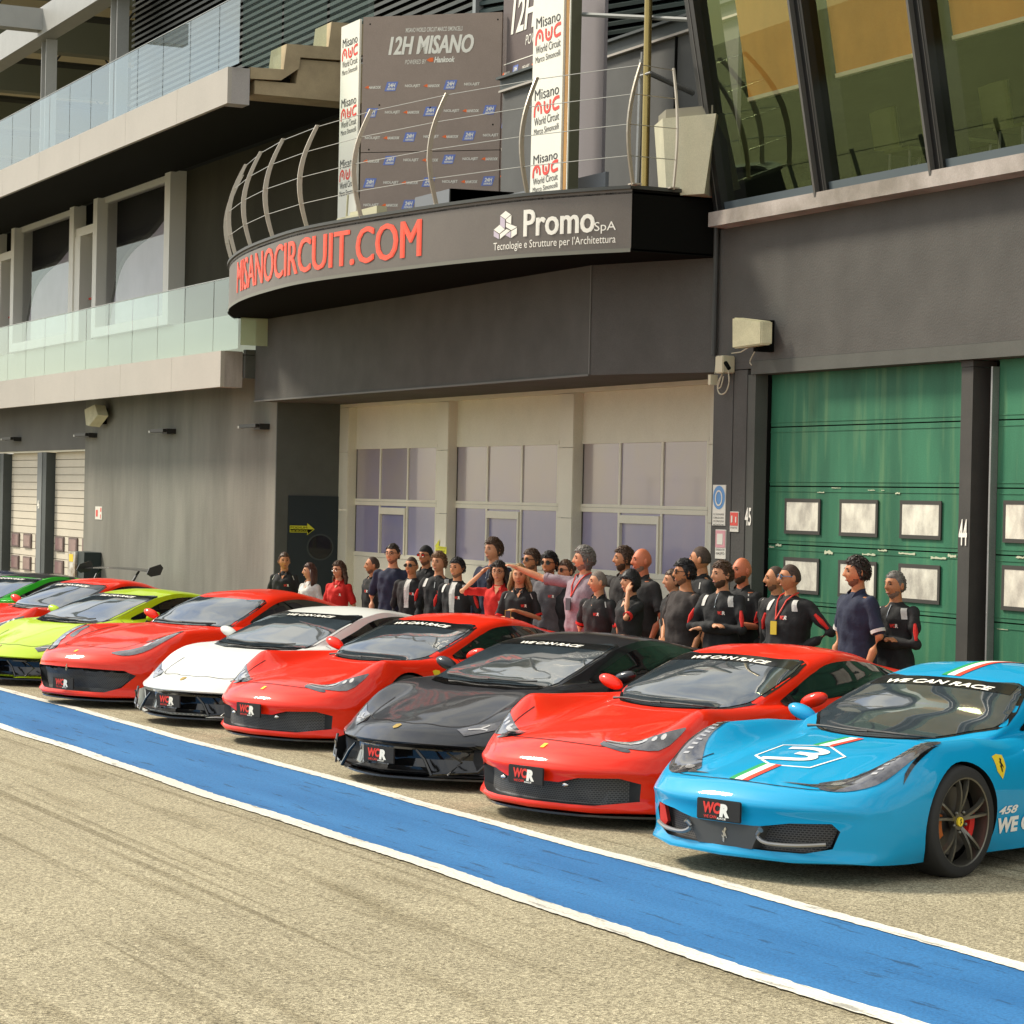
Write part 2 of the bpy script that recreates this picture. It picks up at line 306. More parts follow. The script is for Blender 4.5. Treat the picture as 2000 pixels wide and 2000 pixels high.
def green_door(x0, x1, wins, lbl):
    p = MB()
    for i in range(7):
        a, c = SE[i+1]+.006, SE[i]-.006
        p.box(x0, x1, 12.6, 12.64, a, c)
        for zz in (a+.035, c-.045): p.box(x0, x1, 12.594, 12.6, zz, zz+.008)
    p.box(x0, x1, 12.625, 12.66, -.5, 3.5, 1)
    for i in (2, 3, 4):                  # flaked paint along the joints
        r = random.Random(i*7+int(x0*10))
        x = x0+.05
        while x < x1-.3:
            w = r.uniform(.03, .26); h = r.uniform(.006, .02)*(1.5 if i == 3 else .7); zc = SE[i]-r.choice([.012, .055, .03])
            if r.random() < (.75 if i == 3 else .2):
                n = 9; pts = [(x+w*k/n, zc+h*r.uniform(.2, 1)) for k in range(n+1)]+[(x+w*k/n, zc-h*r.uniform(.1, .6)) for k in range(n, -1, -1)]
                p.prism(pts, 12.5915, 12.5935, 'y', 2)
            x += w+r.uniform(.02, .25)
    p.xf(NEAR); d = kb(p, 'garage_door', [green_m, black_m, chip_m], pb); d['label'] = lbl
    for (wx, wz0, wz1) in wins:
        f = MB(); w = .625; t = .034
        f.box(wx, wx+w, 12.582, 12.592, wz0, wz0+t); f.box(wx, wx+w, 12.582, 12.592, wz1-t, wz1); f.box(wx, wx+t, 12.583, 12.593, wz0+t, wz1-t); f.box(wx+w-t, wx+w, 12.583, 12.593, wz0+t, wz1-t)
        f.box(wx+t, wx+w-t, 12.585, 12.592, wz0+t, wz1-t, 1)
        f.xf(NEAR); f.xf(Kf); inv = Vector(pb.location); o = f.xf(lambda q: Vector(q)-inv).build('window', [rub_m, grime_m], d)
wx = [-20.255, -19.30, -18.325]
green_door(-20.585, -17.13, [(x, 1.928, 2.266) for x in wx]+[(x, 1.366, 1.705) for x in wx][:], 'faded green sectional garage door beside pier 45 with flaking paint')
wx = [-16.82, -15.86, -14.89]
green_door(-16.93, -13.5, [(x, 1.928, 2.28) for x in wx]+[(x, 1.366, 1.74) for x in wx][:], 'green sectional garage door cut off by the right edge')
for gx in (-20.60, -16.955): b = MB(); b.box(gx, gx+.022, 12.53, 12.6, -1, 3.4); b.xf(NEAR); kb(b, 'door_guide', steel_m, pb)
b = MB(); b.box(-17.135, -16.972, 12.36, 12.6, -1, 3.39); b.box(-17.14, -16.968, 12.357, 12.6, 3.394, 3.445); kb(b, 'pier', mat('pier_dark', (.05, .047, .04), .7, var=.15, vs=3), pb)
def flat_text(name, s, fit, m, parent, fn, ox=0, shear=0):
    v, f = text_fit(s, *fit, ox=ox, shear=shear); b = MB(); b.add([fn(x, y) for x, y in v], f); return b.build(name, m, parent, world=True)
wt = mat('white_lettering', (.85, .82, .72), .6); KY = lambda Y: (lambda x, z: Kf((x, Y, z)))
flat_text('number', '44', (-17.115, -17.0, 2.085-.19, 2.085+.03), wt, pb, KY(12.352), .02)
flat_text('number', '45', (-20.525, -20.41, 2.0-.005, 2.0+.17), wt, pb, KY(12.305), .02)
b = MB(); b.prism([(12.10, 4.905), (12.3, 4.9), (12.3, 5.06), (12.10, 5.045)], -21.0, -9, 'x'); kb(b, 'ledge', mat('ledge_weathered', (.34, .30, .265), .7, var=.45, vs=1.3, vz=1, stain=(.19, .165, .13)), pb)
# ---- tilted glazing
TS = .19
def TY(z, off=0): return 12.23+off-TS*(z-5.0)
def tilt_quad(b, x0, x1, z0, z1, o0, o1, mi=None):
    vs = [(x, TY(z, o), z) for z in (z0, z1) for o in (o0, o1) for x in (x0, x1)]
    b.add(vs, [(0, 2, 3, 1), (4, 5, 7, 6), (0, 1, 5, 4), (2, 6, 7, 3), (0, 4, 6, 2), (1, 3, 7, 5)], mi)
b = MB(); blk = mat('mullion_black', (.012, .012, .012), .35)
mull = [-20.96, -19.06, -17.27, -15.48, -13.69, -11.9]
for i, x in enumerate(mull):
    w = .12 if i else .16
    tilt_quad(b, x, x+w, 5.02, 9.5, -.08, .22, 0)
    if i: tilt_quad(b, x-.032, x, 5.0, 9.5, -.13, .0, 1)
    tilt_quad(b, x+.07, x+.078, 5.04, 9.5, -.085, -.08, 1)
for i in range(5): tilt_quad(b, mull[i]+.12, mull[i+1]-.032, 5.045, 5.13, -.05, .05, 2)
kb(b, 'window_frame', [blk, mat('mullion_steel', (.11, .105, .095), .45, .3), mat('sill_steel', (.12, .15, .17), .4, .5)], pb)
gl = glass('green_glass', (1, .98, .84), 1.5, .08, gloss=(.50, .66, .36))
for i in range(5):
    b = MB(); x0, x1 = mull[i]+(.12 if i else .16), mull[i+1]-.032
    b.add([(x0, TY(5.13), 5.13), (x1, TY(5.13), 5.13), (x1, TY(9.4), 9.4), (x0, TY(9.4), 9.4)], [(0, 1, 2, 3)]); kb(b, 'window_pane', gl, pb)
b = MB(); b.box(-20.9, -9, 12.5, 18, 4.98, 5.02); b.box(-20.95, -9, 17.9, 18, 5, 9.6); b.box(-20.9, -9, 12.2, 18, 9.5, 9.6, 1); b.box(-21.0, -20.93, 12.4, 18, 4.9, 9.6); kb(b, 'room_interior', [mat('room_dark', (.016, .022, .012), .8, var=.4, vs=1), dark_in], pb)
blind_m = mat('orange_blind', (.86, .42, .12), .8, var=.2, vs=.9, vz=.6, stain=(.66, .32, .09))
for i, (z0, xo) in enumerate([(6.06, .42), (6.065, .05), (6.12, .05), (6.12, .05)]):
    b = MB(); x0, x1 = mull[i]+.12+xo, mull[i+1]-.05
    tilt_quad(b, x0, x1, z0+.035, 9.45, .16, .17, 0); tilt_quad(b, x0, x1, z0, z0+.035, .145, .185, 1)
    kb(b, 'roller_blind', [blind_m, wt], pb)
def chair(x, y):
    c = kthing('chair', 'moulded shell chair on chrome legs behind the tilted glazing', 'chair', (x, y, 5.02), 'chairs behind the glazing')
    m = mat('chair_shell', (.07, .09, .015), .5); b = MB()
    b.add(*[(lambda v, f: (v, f))([(x-.2+.4*i/6, y+.02-.12*abs(i/3-1)**2+j*0.0-.01*j, 5.45+.055*j-.05*(abs(i/3-1)**3)*(j/7)) for j in range(8) for i in range(7)], [(j*7+i, j*7+i+1, j*7+i+8, j*7+i+7) for j in range(7) for i in range(6)])][0]); kb(b, 'backrest', m, c, smooth=True)
    b = MB(); b.box(x-.2, x+.2, y, y+.4, 5.43, 5.46); kb(b, 'seat', m, c)
    for sx in (-.17, .17):
        for sy in (.04, .36): b = MB(); b.tube([(x+sx, y+sy, 5.02), (x+sx*.9, y+sy, 5.43)], .012, 6); kb(b, 'leg', steel_m, c)
for x, y in ((-18.75, 12.75), (-18.05, 12.8), (-17.1, 12.75), (-16.3, 12.7), (-15.6, 12.8)): chair(x, y)
# ---- podium terrace
PL = [(-21.13, 11.32), (-21.65, 11.03), (-22.3, 10.73), (-23.0, 10.53), (-23.82, 10.36), (-25.3, 10.12), (-26.7, 10.0), (-28.2, 10.1), (-29.45, 10.27), (-30.6, 10.52), (-31.5, 10.79), (-32.06, 11.01), (-32.61, 11.27)]
pc = crspline(PL, 8)
pt = kthing('podium_terrace', 'dark grey projecting podium block with curved lettered fascia over beige doors', 'building', (-27, 11.675, -.3))
b = MB(); b.prism([(-32.885, 11.675), (-22.64, 11.675), (-21.163, 12.299), (-21.163, 15.5), (-32.885, 15.5)], 3.498, 5.18); kb(b, 'wall', wall_m, pt)
b = MB(); b.box(-22.655, -22.630, 11.668, 11.676, 3.5, 4.63); kb(b, 'corner_trim', mat('trim_grey', (.10, .095, .082), .6), pt)
b = MB(); b.box(-32.885, -22.64, 11.66, 11.675, 3.488, 3.51); kb(b, 'drip_edge', MATS['trim_grey'], pt)
def wall_strip(b, pts, z0, z1, off=0, mi=None):
    n = len(pts); P = []
    for i in range(n):
        a = Vector((*pts[max(i-1, 0)], 0)); c = Vector((*pts[min(i+1, n-1)], 0)); d = (c-a).normalized(); nrm = Vector((d.y, -d.x, 0))
        if nrm.y > 0: nrm = -nrm
        P.append((pts[i][0]+nrm.x*off, pts[i][1]+nrm.y*off))
    b.add([(x, y, z0) for x, y in P]+[(x, y, z1) for x, y in P], [(i, i+1, n+i+1, n+i) for i in range(n-1)], mi); return P
b = MB(); wall_strip(b, pc, 4.66, 5.235, 0, 0); kb(b, 'fascia', mat('fascia_brown', (.135, .115, .095), .5, var=.08, vs=2), pt, smooth=True)
b = MB(); e0 = pc; P1 = wall_strip(b, pc, 5.235, 5.268, .03); P2 = wall_strip(b, pc, 5.235, 5.268, -.12)
n = len(pc); b.add([(x, y, 5.268) for x, y in P1]+[(x, y, 5.268) for x, y in P2], [(i, i+1, n+i+1, n+i) for i in range(n-1)]); b.add([(x, y, 5.235) for x, y in P1]+[(x, y, 5.235) for x, y in P2], [(i, i+1, n+i+1, n+i) for i in range(n-1)])
b.box(-21.20, -21.11, 11.3, 12.3, 5.235, 5.27); kb(b, 'coping', mat('coping_dark', (.05, .052, .045), .5), pt)
b = MB(); wall_strip(b, pc, 4.622, 4.66, .012); kb(b, 'lower_trim', mat('trim_olive', (.16, .155, .12), .5), pt, smooth=True)
b = MB(); b.prism(pc+[(-32.61, 13), (-21.13, 13)], 4.63, 4.655); b.prism(pc+[(-32.61, 15.5), (-21.13, 15.5)], 5.19, 5.21); b.box(-21.16, -21.13, 11.335, 12.3, 4.64, 5.235); b.box(-32.63, -32.61, 11.27, 12.3, 4.64, 5.235); kb(b, 'deck', black_m, pt)
# lettering wrapped round the fascia
arc = [0.]
for i in range(1, n): arc.append(arc[-1]+math.dist(pc[i], pc[i-1]))
def on_fascia(u, z, off=.006):       # u = metres from the right-hand corner, leftwards positive
    u = min(max(u, 0), arc[-1]-1e-4); i = int(np.searchsorted(arc, u, 'right'))-1; t = (u-arc[i])/(arc[i+1]-arc[i]); a, c = pc[i], pc[i+1]
    dx, dy = c[0]-a[0], c[1]-a[1]; L = math.hypot(dx, dy); nx, ny = -dy/L, dx/L
    if ny > 0: nx, ny = -nx, -ny
    return Kf((a[0]+dx*t+nx*off, a[1]+dy*t+ny*off, z))
def u_of_px(px):
    best = min(range(n), key=lambda i: abs(1000+F_PX*(Vector((pc[i][0], pc[i][1], 2.7))@Rt)/(Vector((pc[i][0], pc[i][1], 2.7))@Fw)-px))
    return arc[best]
def fascia_text(s, pxa, pxb, z0, z1, m, ox=0, shear=0, sub=.04, bold=1):
    ua, ub = u_of_px(pxa), u_of_px(pxb); v, f = text_fit(s, ua, ub, z0, z1, ox, shear)
    bm = bmesh.new(); vs = [bm.verts.new((x, y, 0)) for x, y in v]
    for q in f:
        try: bm.faces.new([vs[i] for i in q])
        except ValueError: pass
    for _ in range(3):
        es = [e for e in bm.edges if e.calc_length() > .14]
        if es: bmesh.ops.subdivide_edges(bm, edges=es, cuts=1)
    bmesh.ops.triangulate(bm, faces=bm.faces[:]); bm.verts.index_update()
    b = MB(); F_ = [tuple(p.index for p in q.verts) for q in bm.faces]
    for k_ in range(bold): b.add([on_fascia(p.co.x+(k_-(bold-1)/2)*.010, p.co.y, .006+.0012*k_) for p in bm.verts], F_)
    bm.free()
    return b.build('lettering', m, pt, world=True)
fascia_text('MISANOCIRCUIT.COM', 463, 814, 4.745, 5.145, mat('red_lettering', (.88, .095, .045), .5), 0, bold=4)
fascia_text('Promo', 1021, 1165, 4.83, 5.10, wt, .012, bold=2)
fascia_text('SpA', 1166, 1200, 4.815, 4.93, wt, 0)
fascia_text('Tecnologie e Strutture per l\'Architettura', 967, 1200, 4.695, 4.80, wt, .0)
b = MB(); u0_, u1_ = u_of_px(967), u_of_px(1013)
lil = mat('lilac', (.55, .48, .55), .6)
def lg(poly, m_): 
    b.add([on_fascia(u0_+(u1_-u0_)*x, 4.83+.28*y, .006) for x, y in poly], [tuple(range(len(poly)))], m_)
lg([(.5, 1), (.72, .85), (.5, .70), (.27, .85)], 0); lg([(.27, .83), (.48, .69), (.48, .36), (.27, .5)], 1); lg([(.74, .83), (.52, .69), (.52, .62), (.74, .5)], 0); lg([(.52, .58), (.98, .38), (.75, .28), (.52, .42)], 0)
lg([(0, .36), (.25, .52), (.48, .34), (.25, .2)], 0); lg([(0, .33), (.23, .18), (.23, 0), (0, .13)], 1); lg([(.27, .18), (.55, .34), (.7, .27), (.27, 0)], 0); lg([(.75, .25), (.98, .35), (.98, .13), (.75, 0)], 0); lg([(.73, .25), (.5, .13), (.73, 0)], 1)
b.build('emblem', [wt, lil], pt, world=True)
# bowed railing posts and cables
post_px = [(-21.04, 11.30), (-22.33, 10.80), (-23.72, 10.42), (-25.18, 10.16), (-26.6, 10.07), (-27.85, 10.11), (-29.05, 10.26), (-30.3, 10.5)]
hts = [1.14, 1.16, 1.18, 1.2, 1.2, 1.2, 1.2, 1.19]; tops = []
pm = mat('post_aluminium', (.46, .41, .33), .4, .35)
def bow(x, y, nx, ny, h=1.2, name='railing_post'):
    pts = []
    for i in range(13):
        t = i/12; o = .03+.13*math.sin(math.pi*min(1, t*1.0))-.10*t*t; pts.append((x-nx*(.0)+nx*o, y+ny*o, 5.25+h*t))
    b = MB(); tx, ty = -ny, nx
    for i in range(12):
        w0, w1 = .030-.014*abs(i/12-.45), .030-.014*abs((i+1)/12-.45)
        a, c = pts[i], pts[i+1]
        vs = [(p[0]+nx*s*w+tx*q*.008, p[1]+ny*s*w+ty*q*.008, p[2]) for p, w in ((a, w0), (c, w1)) for s, q in ((-1, -1), (1, -1), (1, 1), (-1, 1))]
        b.add(vs, [(0, 1, 5, 4), (1, 2, 6, 5), (2, 3, 7, 6), (3, 0, 4, 7), (4, 5, 6, 7), (3, 2, 1, 0)])
    b.box(x-.05, x+.05, y-.05, y+.05, 5.262, 5.275)
    kb(b, name, pm, pt); return pts
rails = []
for i, (x, y) in enumerate(post_px+[(-31.35, 10.82), (-21.10, 11.75)]):
    if i == 9: nx, ny = .96, -.25
    else:
        j = min(range(n), key=lambda q: math.dist(pc[q], (x, y))); a, c = pc[max(j-2, 0)], pc[min(j+2, n-1)]; d = Vector((c[0]-a[0], c[1]-a[1])).normalized(); nx, ny = (-d.y, d.x) if d.x > 0 else (d.y, -d.x)
        if ny > 0: nx, ny = -nx, -ny
    rails.append(bow(x, y, nx, ny, 1.2))
order = [rails[9]]+rails[:9]
b = MB()
for lev in (3, 6, 9, 12):
    pp = [r[lev] for r in order]; b.tube([(p[0], p[1], p[2]-.02) for p in pp], .0045, 5)
kb(b, 'cable', mat('cable_steel', (.45, .42, .36), .3, .8), pt)
# beige glazed doors
b = MB(); b.box(-32.87, -21.18, 13.3, 13.34, -1, 3.49); kb(b, 'sky_blocker', black_m, pt)  # unseen black sheet added to stop sky light showing through door gaps
b = MB(); Y0 = 12.96
for x0, x1 in ((-32.86, -32.53), (-29.39, -29.065), (-25.86, -25.51), (-22.37, -21.17)):
    prev = -1
    for z in (1.0, 2.0, 2.82, 3.45): b.box(x0, x1, Y0, Y0+.2, prev, z-.006); prev = z
b.box(-32.86, -21.17, Y0, Y0+.15, 3.452, 3.6); kb(b, 'frame', beige_m, pt)
for x0 in (-32.53, -29.065, -25.51): b = MB(); b.box(x0, x0+.008, Y0+.01, Y0+.13, -1, 3.45, 1); b.box(x0, x0+.03, Y0+.13, Y0+.19, -1, 3.45); kb(b, 'door_guide', [mat('guide_dark', (.05, .045, .03), .6), beige_m], pt)
pane_m = mat('frosted_pane', (.28, .245, .285), .22, var=.3, vs=.8, stain=(.35, .30, .27), coat=.4)
pane_b = mat('frosted_pane_lower', (.19, .19, .31), .22, var=.3, vs=.9, stain=(.27, .24, .33), coat=.4)
for x0, x1, lb in ((-32.60, -29.66, 'left of the three beige glazed doors'), (-29.12, -26.1, 'middle of the three beige glazed doors'), (-25.58, -22.58, 'right of the three beige glazed doors')):
    Y = 13.08; w = x1-x0; d = MB(); t = .045
    d.box(x0, x1, Y, Y+.05, 2.905, 3.46)
    zs = [(2.86, 2.905), (2.13, 2.165), (2.075, 2.127), (1.36, 1.42)]
    for a, c in zs: d.box(x0, x1, Y-.004, Y+.05, a, c)
    d.box(x0, x1, Y, Y+.05, -.6, 1.355)
    for k in range(4):
        xx = x0+(w-t)*k/3
        for a, c in ((2.165, 2.86), (1.42, 2.075)): d.box(xx, xx+t, Y, Y+.045, a, c)
    xa, xb = x0+(w-t)/3+t, x0+(w-t)*2/3
    d.box(xa, xa+.04, Y-.02, Y+.03, 1.42, 2.05); d.box(xb-.04, xb, Y-.02, Y+.03, 1.42, 2.05); d.box(xa+.04, xb-.04, Y-.02, Y+.03, 1.96, 2.05)
    dd = kb(d, 'glazed_door', beige_m, pt); dd['label'] = lb
    for k in range(3):
        xa, xb = x0+(w-t)*k/3+t, x0+(w-t)*(k+1)/3
        for a, c, mm in ((2.165, 2.86, pane_m), (1.42, 2.075, pane_b)):
            g = MB(); g.box(xa, xb, Y+.015, Y+.03, a, c); o = g.xf(Kf).xf(lambda q: Vector(q)-Vector(pt.location)).build('pane', mm, dd)
# ---- left gallery building
gb = kthing('gallery_building', 'grey gallery wing with two glass balustraded balconies over roller doors', 'building', (-40, 12, -.4))
lw = mat('left_render', (.205, .197, .162), .85, var=.18, vs=1.1, vz=.25, stain=(.140, .136, .110), bump=.2, bs=40)
lw2 = mat('left_render_dark', (.085, .088, .078), .8, var=.1, vs=3)
b = MB(); b.box(-42.68, -32.885, 12.01, 12.4, -1.2, 4.0); kb(b, 'wall', lw, gb)
b = MB(); b.box(-70, -42.68, 12.01, 12.2, 2.925, 4.0); b.box(-70, -42.7, 12.03, 12.15, 2.895, 2.925, 1); kb(b, 'lintel', [mat('lintel_grey', (.135, .13, .115), .85, var=.12, vs=1), beige_m], gb)
b = MB(); b.box(-32.884, -32.86, 12.012, 12.96, -1, 3.5); kb(b, 'return_wall', lw2, gb)
b = MB(); b.box(-32.875, -32.845, 12.20, 12.965, -.6, 2.187); kb(b, 'side_door', mat('door_navy', (.012, .020, .024), .55), gb)
b = MB(); ring = [(math.cos(a), math.sin(a)) for a in np.linspace(0, 2*math.pi, 33)[:-1]]
b.add([(-32.84, 12.69+.205*c*q, 1.462+.19*s_*q) for q in (1, .88) for c, s_ in ring]+[(-32.83, 12.69+.205*c*.88, 1.462+.19*s_*.88) for c, s_ in ring], [(i, (i+1) % 32, 32+(i+1) % 32, 32+i) for i in range(32)]); b.add([(-32.835, 12.69+.18*c, 1.462+.167*s_) for c, s_ in ring], [tuple(range(32))], 1); kb(b, 'porthole', [mat('ring_dark', (.04, .05, .05), .4), mat('porthole_glass', (.004, .004, .004), .08, spec=.6)], gb)
yl = mat('yellow_sign', (.62, .60, .03), .6)
b = MB(); Xp = -32.838
def PA(poly, mi, dx=0): b.add([(Xp+dx, 12.225+.375*x, 1.63+.17*y) for x, y in poly], [tuple(range(len(poly)))], mi)
PA([(0, .22), (.7, .22), (.7, 0), (1, .5), (.7, 1), (.7, .78), (0, .78)], 0); PA([(.02, .27), (.73, .27), (.73, .1), (.96, .49), (.02, .49)], 1, .002)
kb(b, 'door_sign', [yl, black_m], gb)
flat_text('lettering', 'PODIUM', (12.235, 12.485, 1.63+.17*.54, 1.63+.17*.72), black_m, gb, lambda y, z: Kf((Xp+.004, y, z)))
v, f = text_fit('PODIUM', 12.485, 12.235, 1.63+.17*.43, 1.63+.17*.30); b = MB(); b.add([Kf((Xp+.005, x, z)) for x, z in v], f); b.build('lettering', yl, gb, world=True)
# roller doors of the wing
roll_m = mat('roller_slat', (.60, .54, .43), .6, var=.05, vs=2)
for k in range(5):
    x1 = -42.72-k*3.27; x0 = x1-2.62
    d = MB(); z = 2.9
    while z > -.5: d.box(x0, x1, 12.2, 12.24, z-.136, z-.006); z -= .142
    d.box(x0, x1, 12.23, 12.25, -.6, 2.9, 1); dd = kb(d, 'roller_door', [roll_m, mat('slat_gap', (.28, .23, .16), .8)], gb)
    for j in range(3):
        for z0 in (1.06, .62):
            xa = x0+.18+j*.92; g = MB(); g.box(xa, xa+.56, 12.17, 12.2, z0, z0+.27); g.box(xa+.05, xa+.51, 12.165, 12.17, z0+.03, z0+.24, 1)
            g.xf(Kf).xf(lambda q: Vector(q)-Vector(gb.location)).build('window', [mat('win_gasket', (.14, .10, .09), .7), mat('pinkish_pane', (.27, .17, .17), .2, var=.3, vs=2)], dd)
    b = MB(); b.box(x0-.62, x0-.02, 12.03, 12.35, -1, 2.89); kb(b, 'pier', anth_m, gb)
    b = MB(); b.box(x0-.63, x0-.3, 12.02, 12.03, -1, 2.889); kb(b, 'pier_face', mat('pier_face', (.17, .18, .175), .6), gb)
    flat_text('number', str(46+k), (x0-.56, x0-.40, 1.83, 2.0), wt, gb, KY(12.012), .02)
# balconies
bal_glass = glass('balustrade_glass', (.70, .84, .80), 1.4, .02, .14, (.50, .62, .56))
bal_up = glass('balustrade_glass_upper', (.66, .78, .80), 1.4, .02, .20, (.34, .42, .46))
for zf0, zf1, zg, gm in ((3.69, 4.195, 5.205, bal_glass), (7.655, 8.165, 9.12, bal_up)):
    hi = zf0 > 6
    X1 = -32.99 if not hi else -32.94
    x = X1; first = True; b = MB()
    seams = [-35.24-2.635*i for i in range(14)]
    for s_ in seams: b.box(s_+.008, x, 11.2, 11.26, zf0, zf1); x = s_
    b.box(X1-.3, X1, 11.26, 11.525, zf0, zf1, 1); kb(b, 'balcony_fascia', [fasc_m, mat('fascia_stained' if not hi else 'fascia_end', (.34, .30, .27) if not hi else (.38, .35, .33), .6, var=.5 if not hi else .06, vs=3, vz=.15, stain=(.19, .17, .16) if not hi else None)], gb)
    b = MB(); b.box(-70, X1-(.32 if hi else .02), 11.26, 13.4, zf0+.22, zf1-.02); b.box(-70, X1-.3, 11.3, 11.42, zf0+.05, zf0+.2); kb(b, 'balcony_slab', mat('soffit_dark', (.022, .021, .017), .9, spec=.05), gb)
    joints = [-32.60 if hi else -32.40]+[-33.49-1.313*i for i in range(26)]
    for i in range(26):
        b = MB(); b.add([(joints[i+1]+.012, 11.25, zf1+.003), (joints[i]-.012, 11.25, zf1+.003), (joints[i]-.012, 11.25, zg), (joints[i+1]+.012, 11.25, zg)], [(0, 1, 2, 3)]); kb(b, 'balustrade_pane', gm, gb)
    b = MB(); b.box(-68, joints[0], 11.243, 11.277, zg, zg+.012); kb(b, 'handrail', mat('rail_cap', (.30, .31, .29), .4, .5), gb)
b = MB(); b.box(-32.98, -32.885, 11.53, 12.0, 3.82, 4.14); b.box(-32.98, -32.885, 11.53, 12.0, 4.15, 4.22); kb(b, 'slab_edge', lw2, gb)
b = MB(); b.add([(-32.4, 11.28, 4.25), (-32.4, 12.0, 4.25), (-32.4, 12.0, 4.95), (-32.4, 11.28, 4.95)], [(0, 1, 2, 3)]); kb(b, 'end_pane', glass('end_glass', (.6, .7, .5), 1.5, .02, .75, (.56, .62, .40)), gb)
# first floor behind the lower balcony
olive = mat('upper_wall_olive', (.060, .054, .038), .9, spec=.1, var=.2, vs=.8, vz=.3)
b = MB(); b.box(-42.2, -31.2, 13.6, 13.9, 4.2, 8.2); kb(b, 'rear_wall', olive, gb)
b = MB(); b.box(-70, -31.2, 13.42, 13.6, 4.18, 5.165); kb(b, 'plinth', mat('plinth_pale', (.52, .54, .42), .8), gb)
bays = [(-46.75, -42.45), (-53.2, -48.75), (-59.7, -55.2)]
for x0, x1 in bays:
    b = MB()
    b.box(x1, x1+.32, 13.3, 13.7, 5.17, 7.9); b.box(x0-.28, x0, 13.3, 13.7, 5.17, 7.9); b.box(x0, x1, 13.3, 13.6, 5.17, 5.35); b.box(x0, x1, 13.45, 13.6, 7.78, 7.9)
    kb(b, 'bay_frame', white_p, gb)
    b = MB(); b.add([(x0+.02, 13.5, 5.35), (x1-.02, 13.5, 5.35), (x1-.02, 13.5, 7.78), (x0+.02, 13.5, 7.78)], [(0, 1, 2, 3)]); kb(b, 'bay_glass', glass('bay_glass', (.85, .83, .84), 1.25, .0, .05, (.36, .33, .36)), gb)
    pts = crspline([(x0+.05, 5.35), (x0+.35, 5.9), (x0+.8, 6.45), (x0+1.6, 6.75), (x0+2.9, 6.98), (x1-.3, 7.35), (x1, 7.5)], 5)+[(x1, 5.35)]
    b = MB(); b.prism(pts, 13.56, 13.60, 'y'); kb(b, 'pale_reflection', mat('pale_reflection', (.64, .60, .66), .8, var=.12, vs=1), gb)  # pale curved sheet standing in for a reflection in the bay glass
    b = MB(); b.prism([(p[0]-.05, p[1]+.07) for p in pts[:-1]]+[(pts[-2][0], pts[-2][1]-.05)]+[(p[0]+.02, p[1]-.02) for p in pts[:-1]][::-1], 13.545, 13.56, 'y'); kb(b, 'reflection_edge', mat('reflection_edge', (.05, .05, .035), .8), gb)  # dark outline around the modelled reflection
for x0 in (-48.45, -54.9):
    b = MB(); b.box(x0, x0+1.6, 13.35, 13.65, 7.25, 7.42); b.box(x0, x0+.42, 13.33, 13.65, 5.17, 7.25); b.box(x0+1.35, x0+1.42, 13.35, 13.6, 5.17, 7.9); kb(b, 'door_frame', white_p, gb)
    b = MB(); b.box(x0+.42, x0+1.36, 13.6, 13.65, 5.0, 7.25); b.box(x0, x0+1.4, 13.55, 13.6, 7.42, 7.95); kb(b, 'balcony_door', black_m, gb)
    b = MB(); b.box(x0+.5, x0+1.25, 13.5, 13.53, 5.98, 6.02); kb(b, 'panic_bar', mat('bar_red', (.6, .06, .03), .5), gb)
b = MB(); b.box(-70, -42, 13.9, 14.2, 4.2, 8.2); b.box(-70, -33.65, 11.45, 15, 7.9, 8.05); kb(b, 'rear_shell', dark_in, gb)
# concrete stair rising beside the gallery
st = kthing('concrete_staircase', 'tan concrete staircase stepping up beside the upper balcony', 'stairs', (-32.95, 12.2, 7.8))
b = MB(); b.prism([(11.535, 8.19), (12.03, 8.205), (12.03, 8.215), (12.07, 8.57), (12.70, 8.59), (12.74, 8.95), (13.5, 8.97), (13.5, 8.62), (12.92, 8.42), (12.28, 8.40), (12.26, 8.24), (12.0, 8.05), (11.535, 8.03)], -33.6, -32.95, 'x'); kb(b, 'upper_flight', conc_m, st)
b = MB(); b.prism([(11.62, 8.02), (12.24, 8.03), (12.28, 8.38), (13.5, 8.41), (13.5, 7.84), (11.62, 7.83)], -33.6, -33.0, 'x'); kb(b, 'lower_beam', conc_m, st)
for y0, y1, z0 in ((11.42, 12.0, 8.2), (12.03, 12.68, 8.58), (12.72, 13.4, 8.96)):
    b = MB(); b.add([(-32.98, y0, z0), (-32.98, y1, z0), (-32.98, y1, z0+1.1), (-32.98, y0, z0+1.1)], [(0, 1, 2, 3)]); kb(b, 'glass_panel', bal_glass, st)
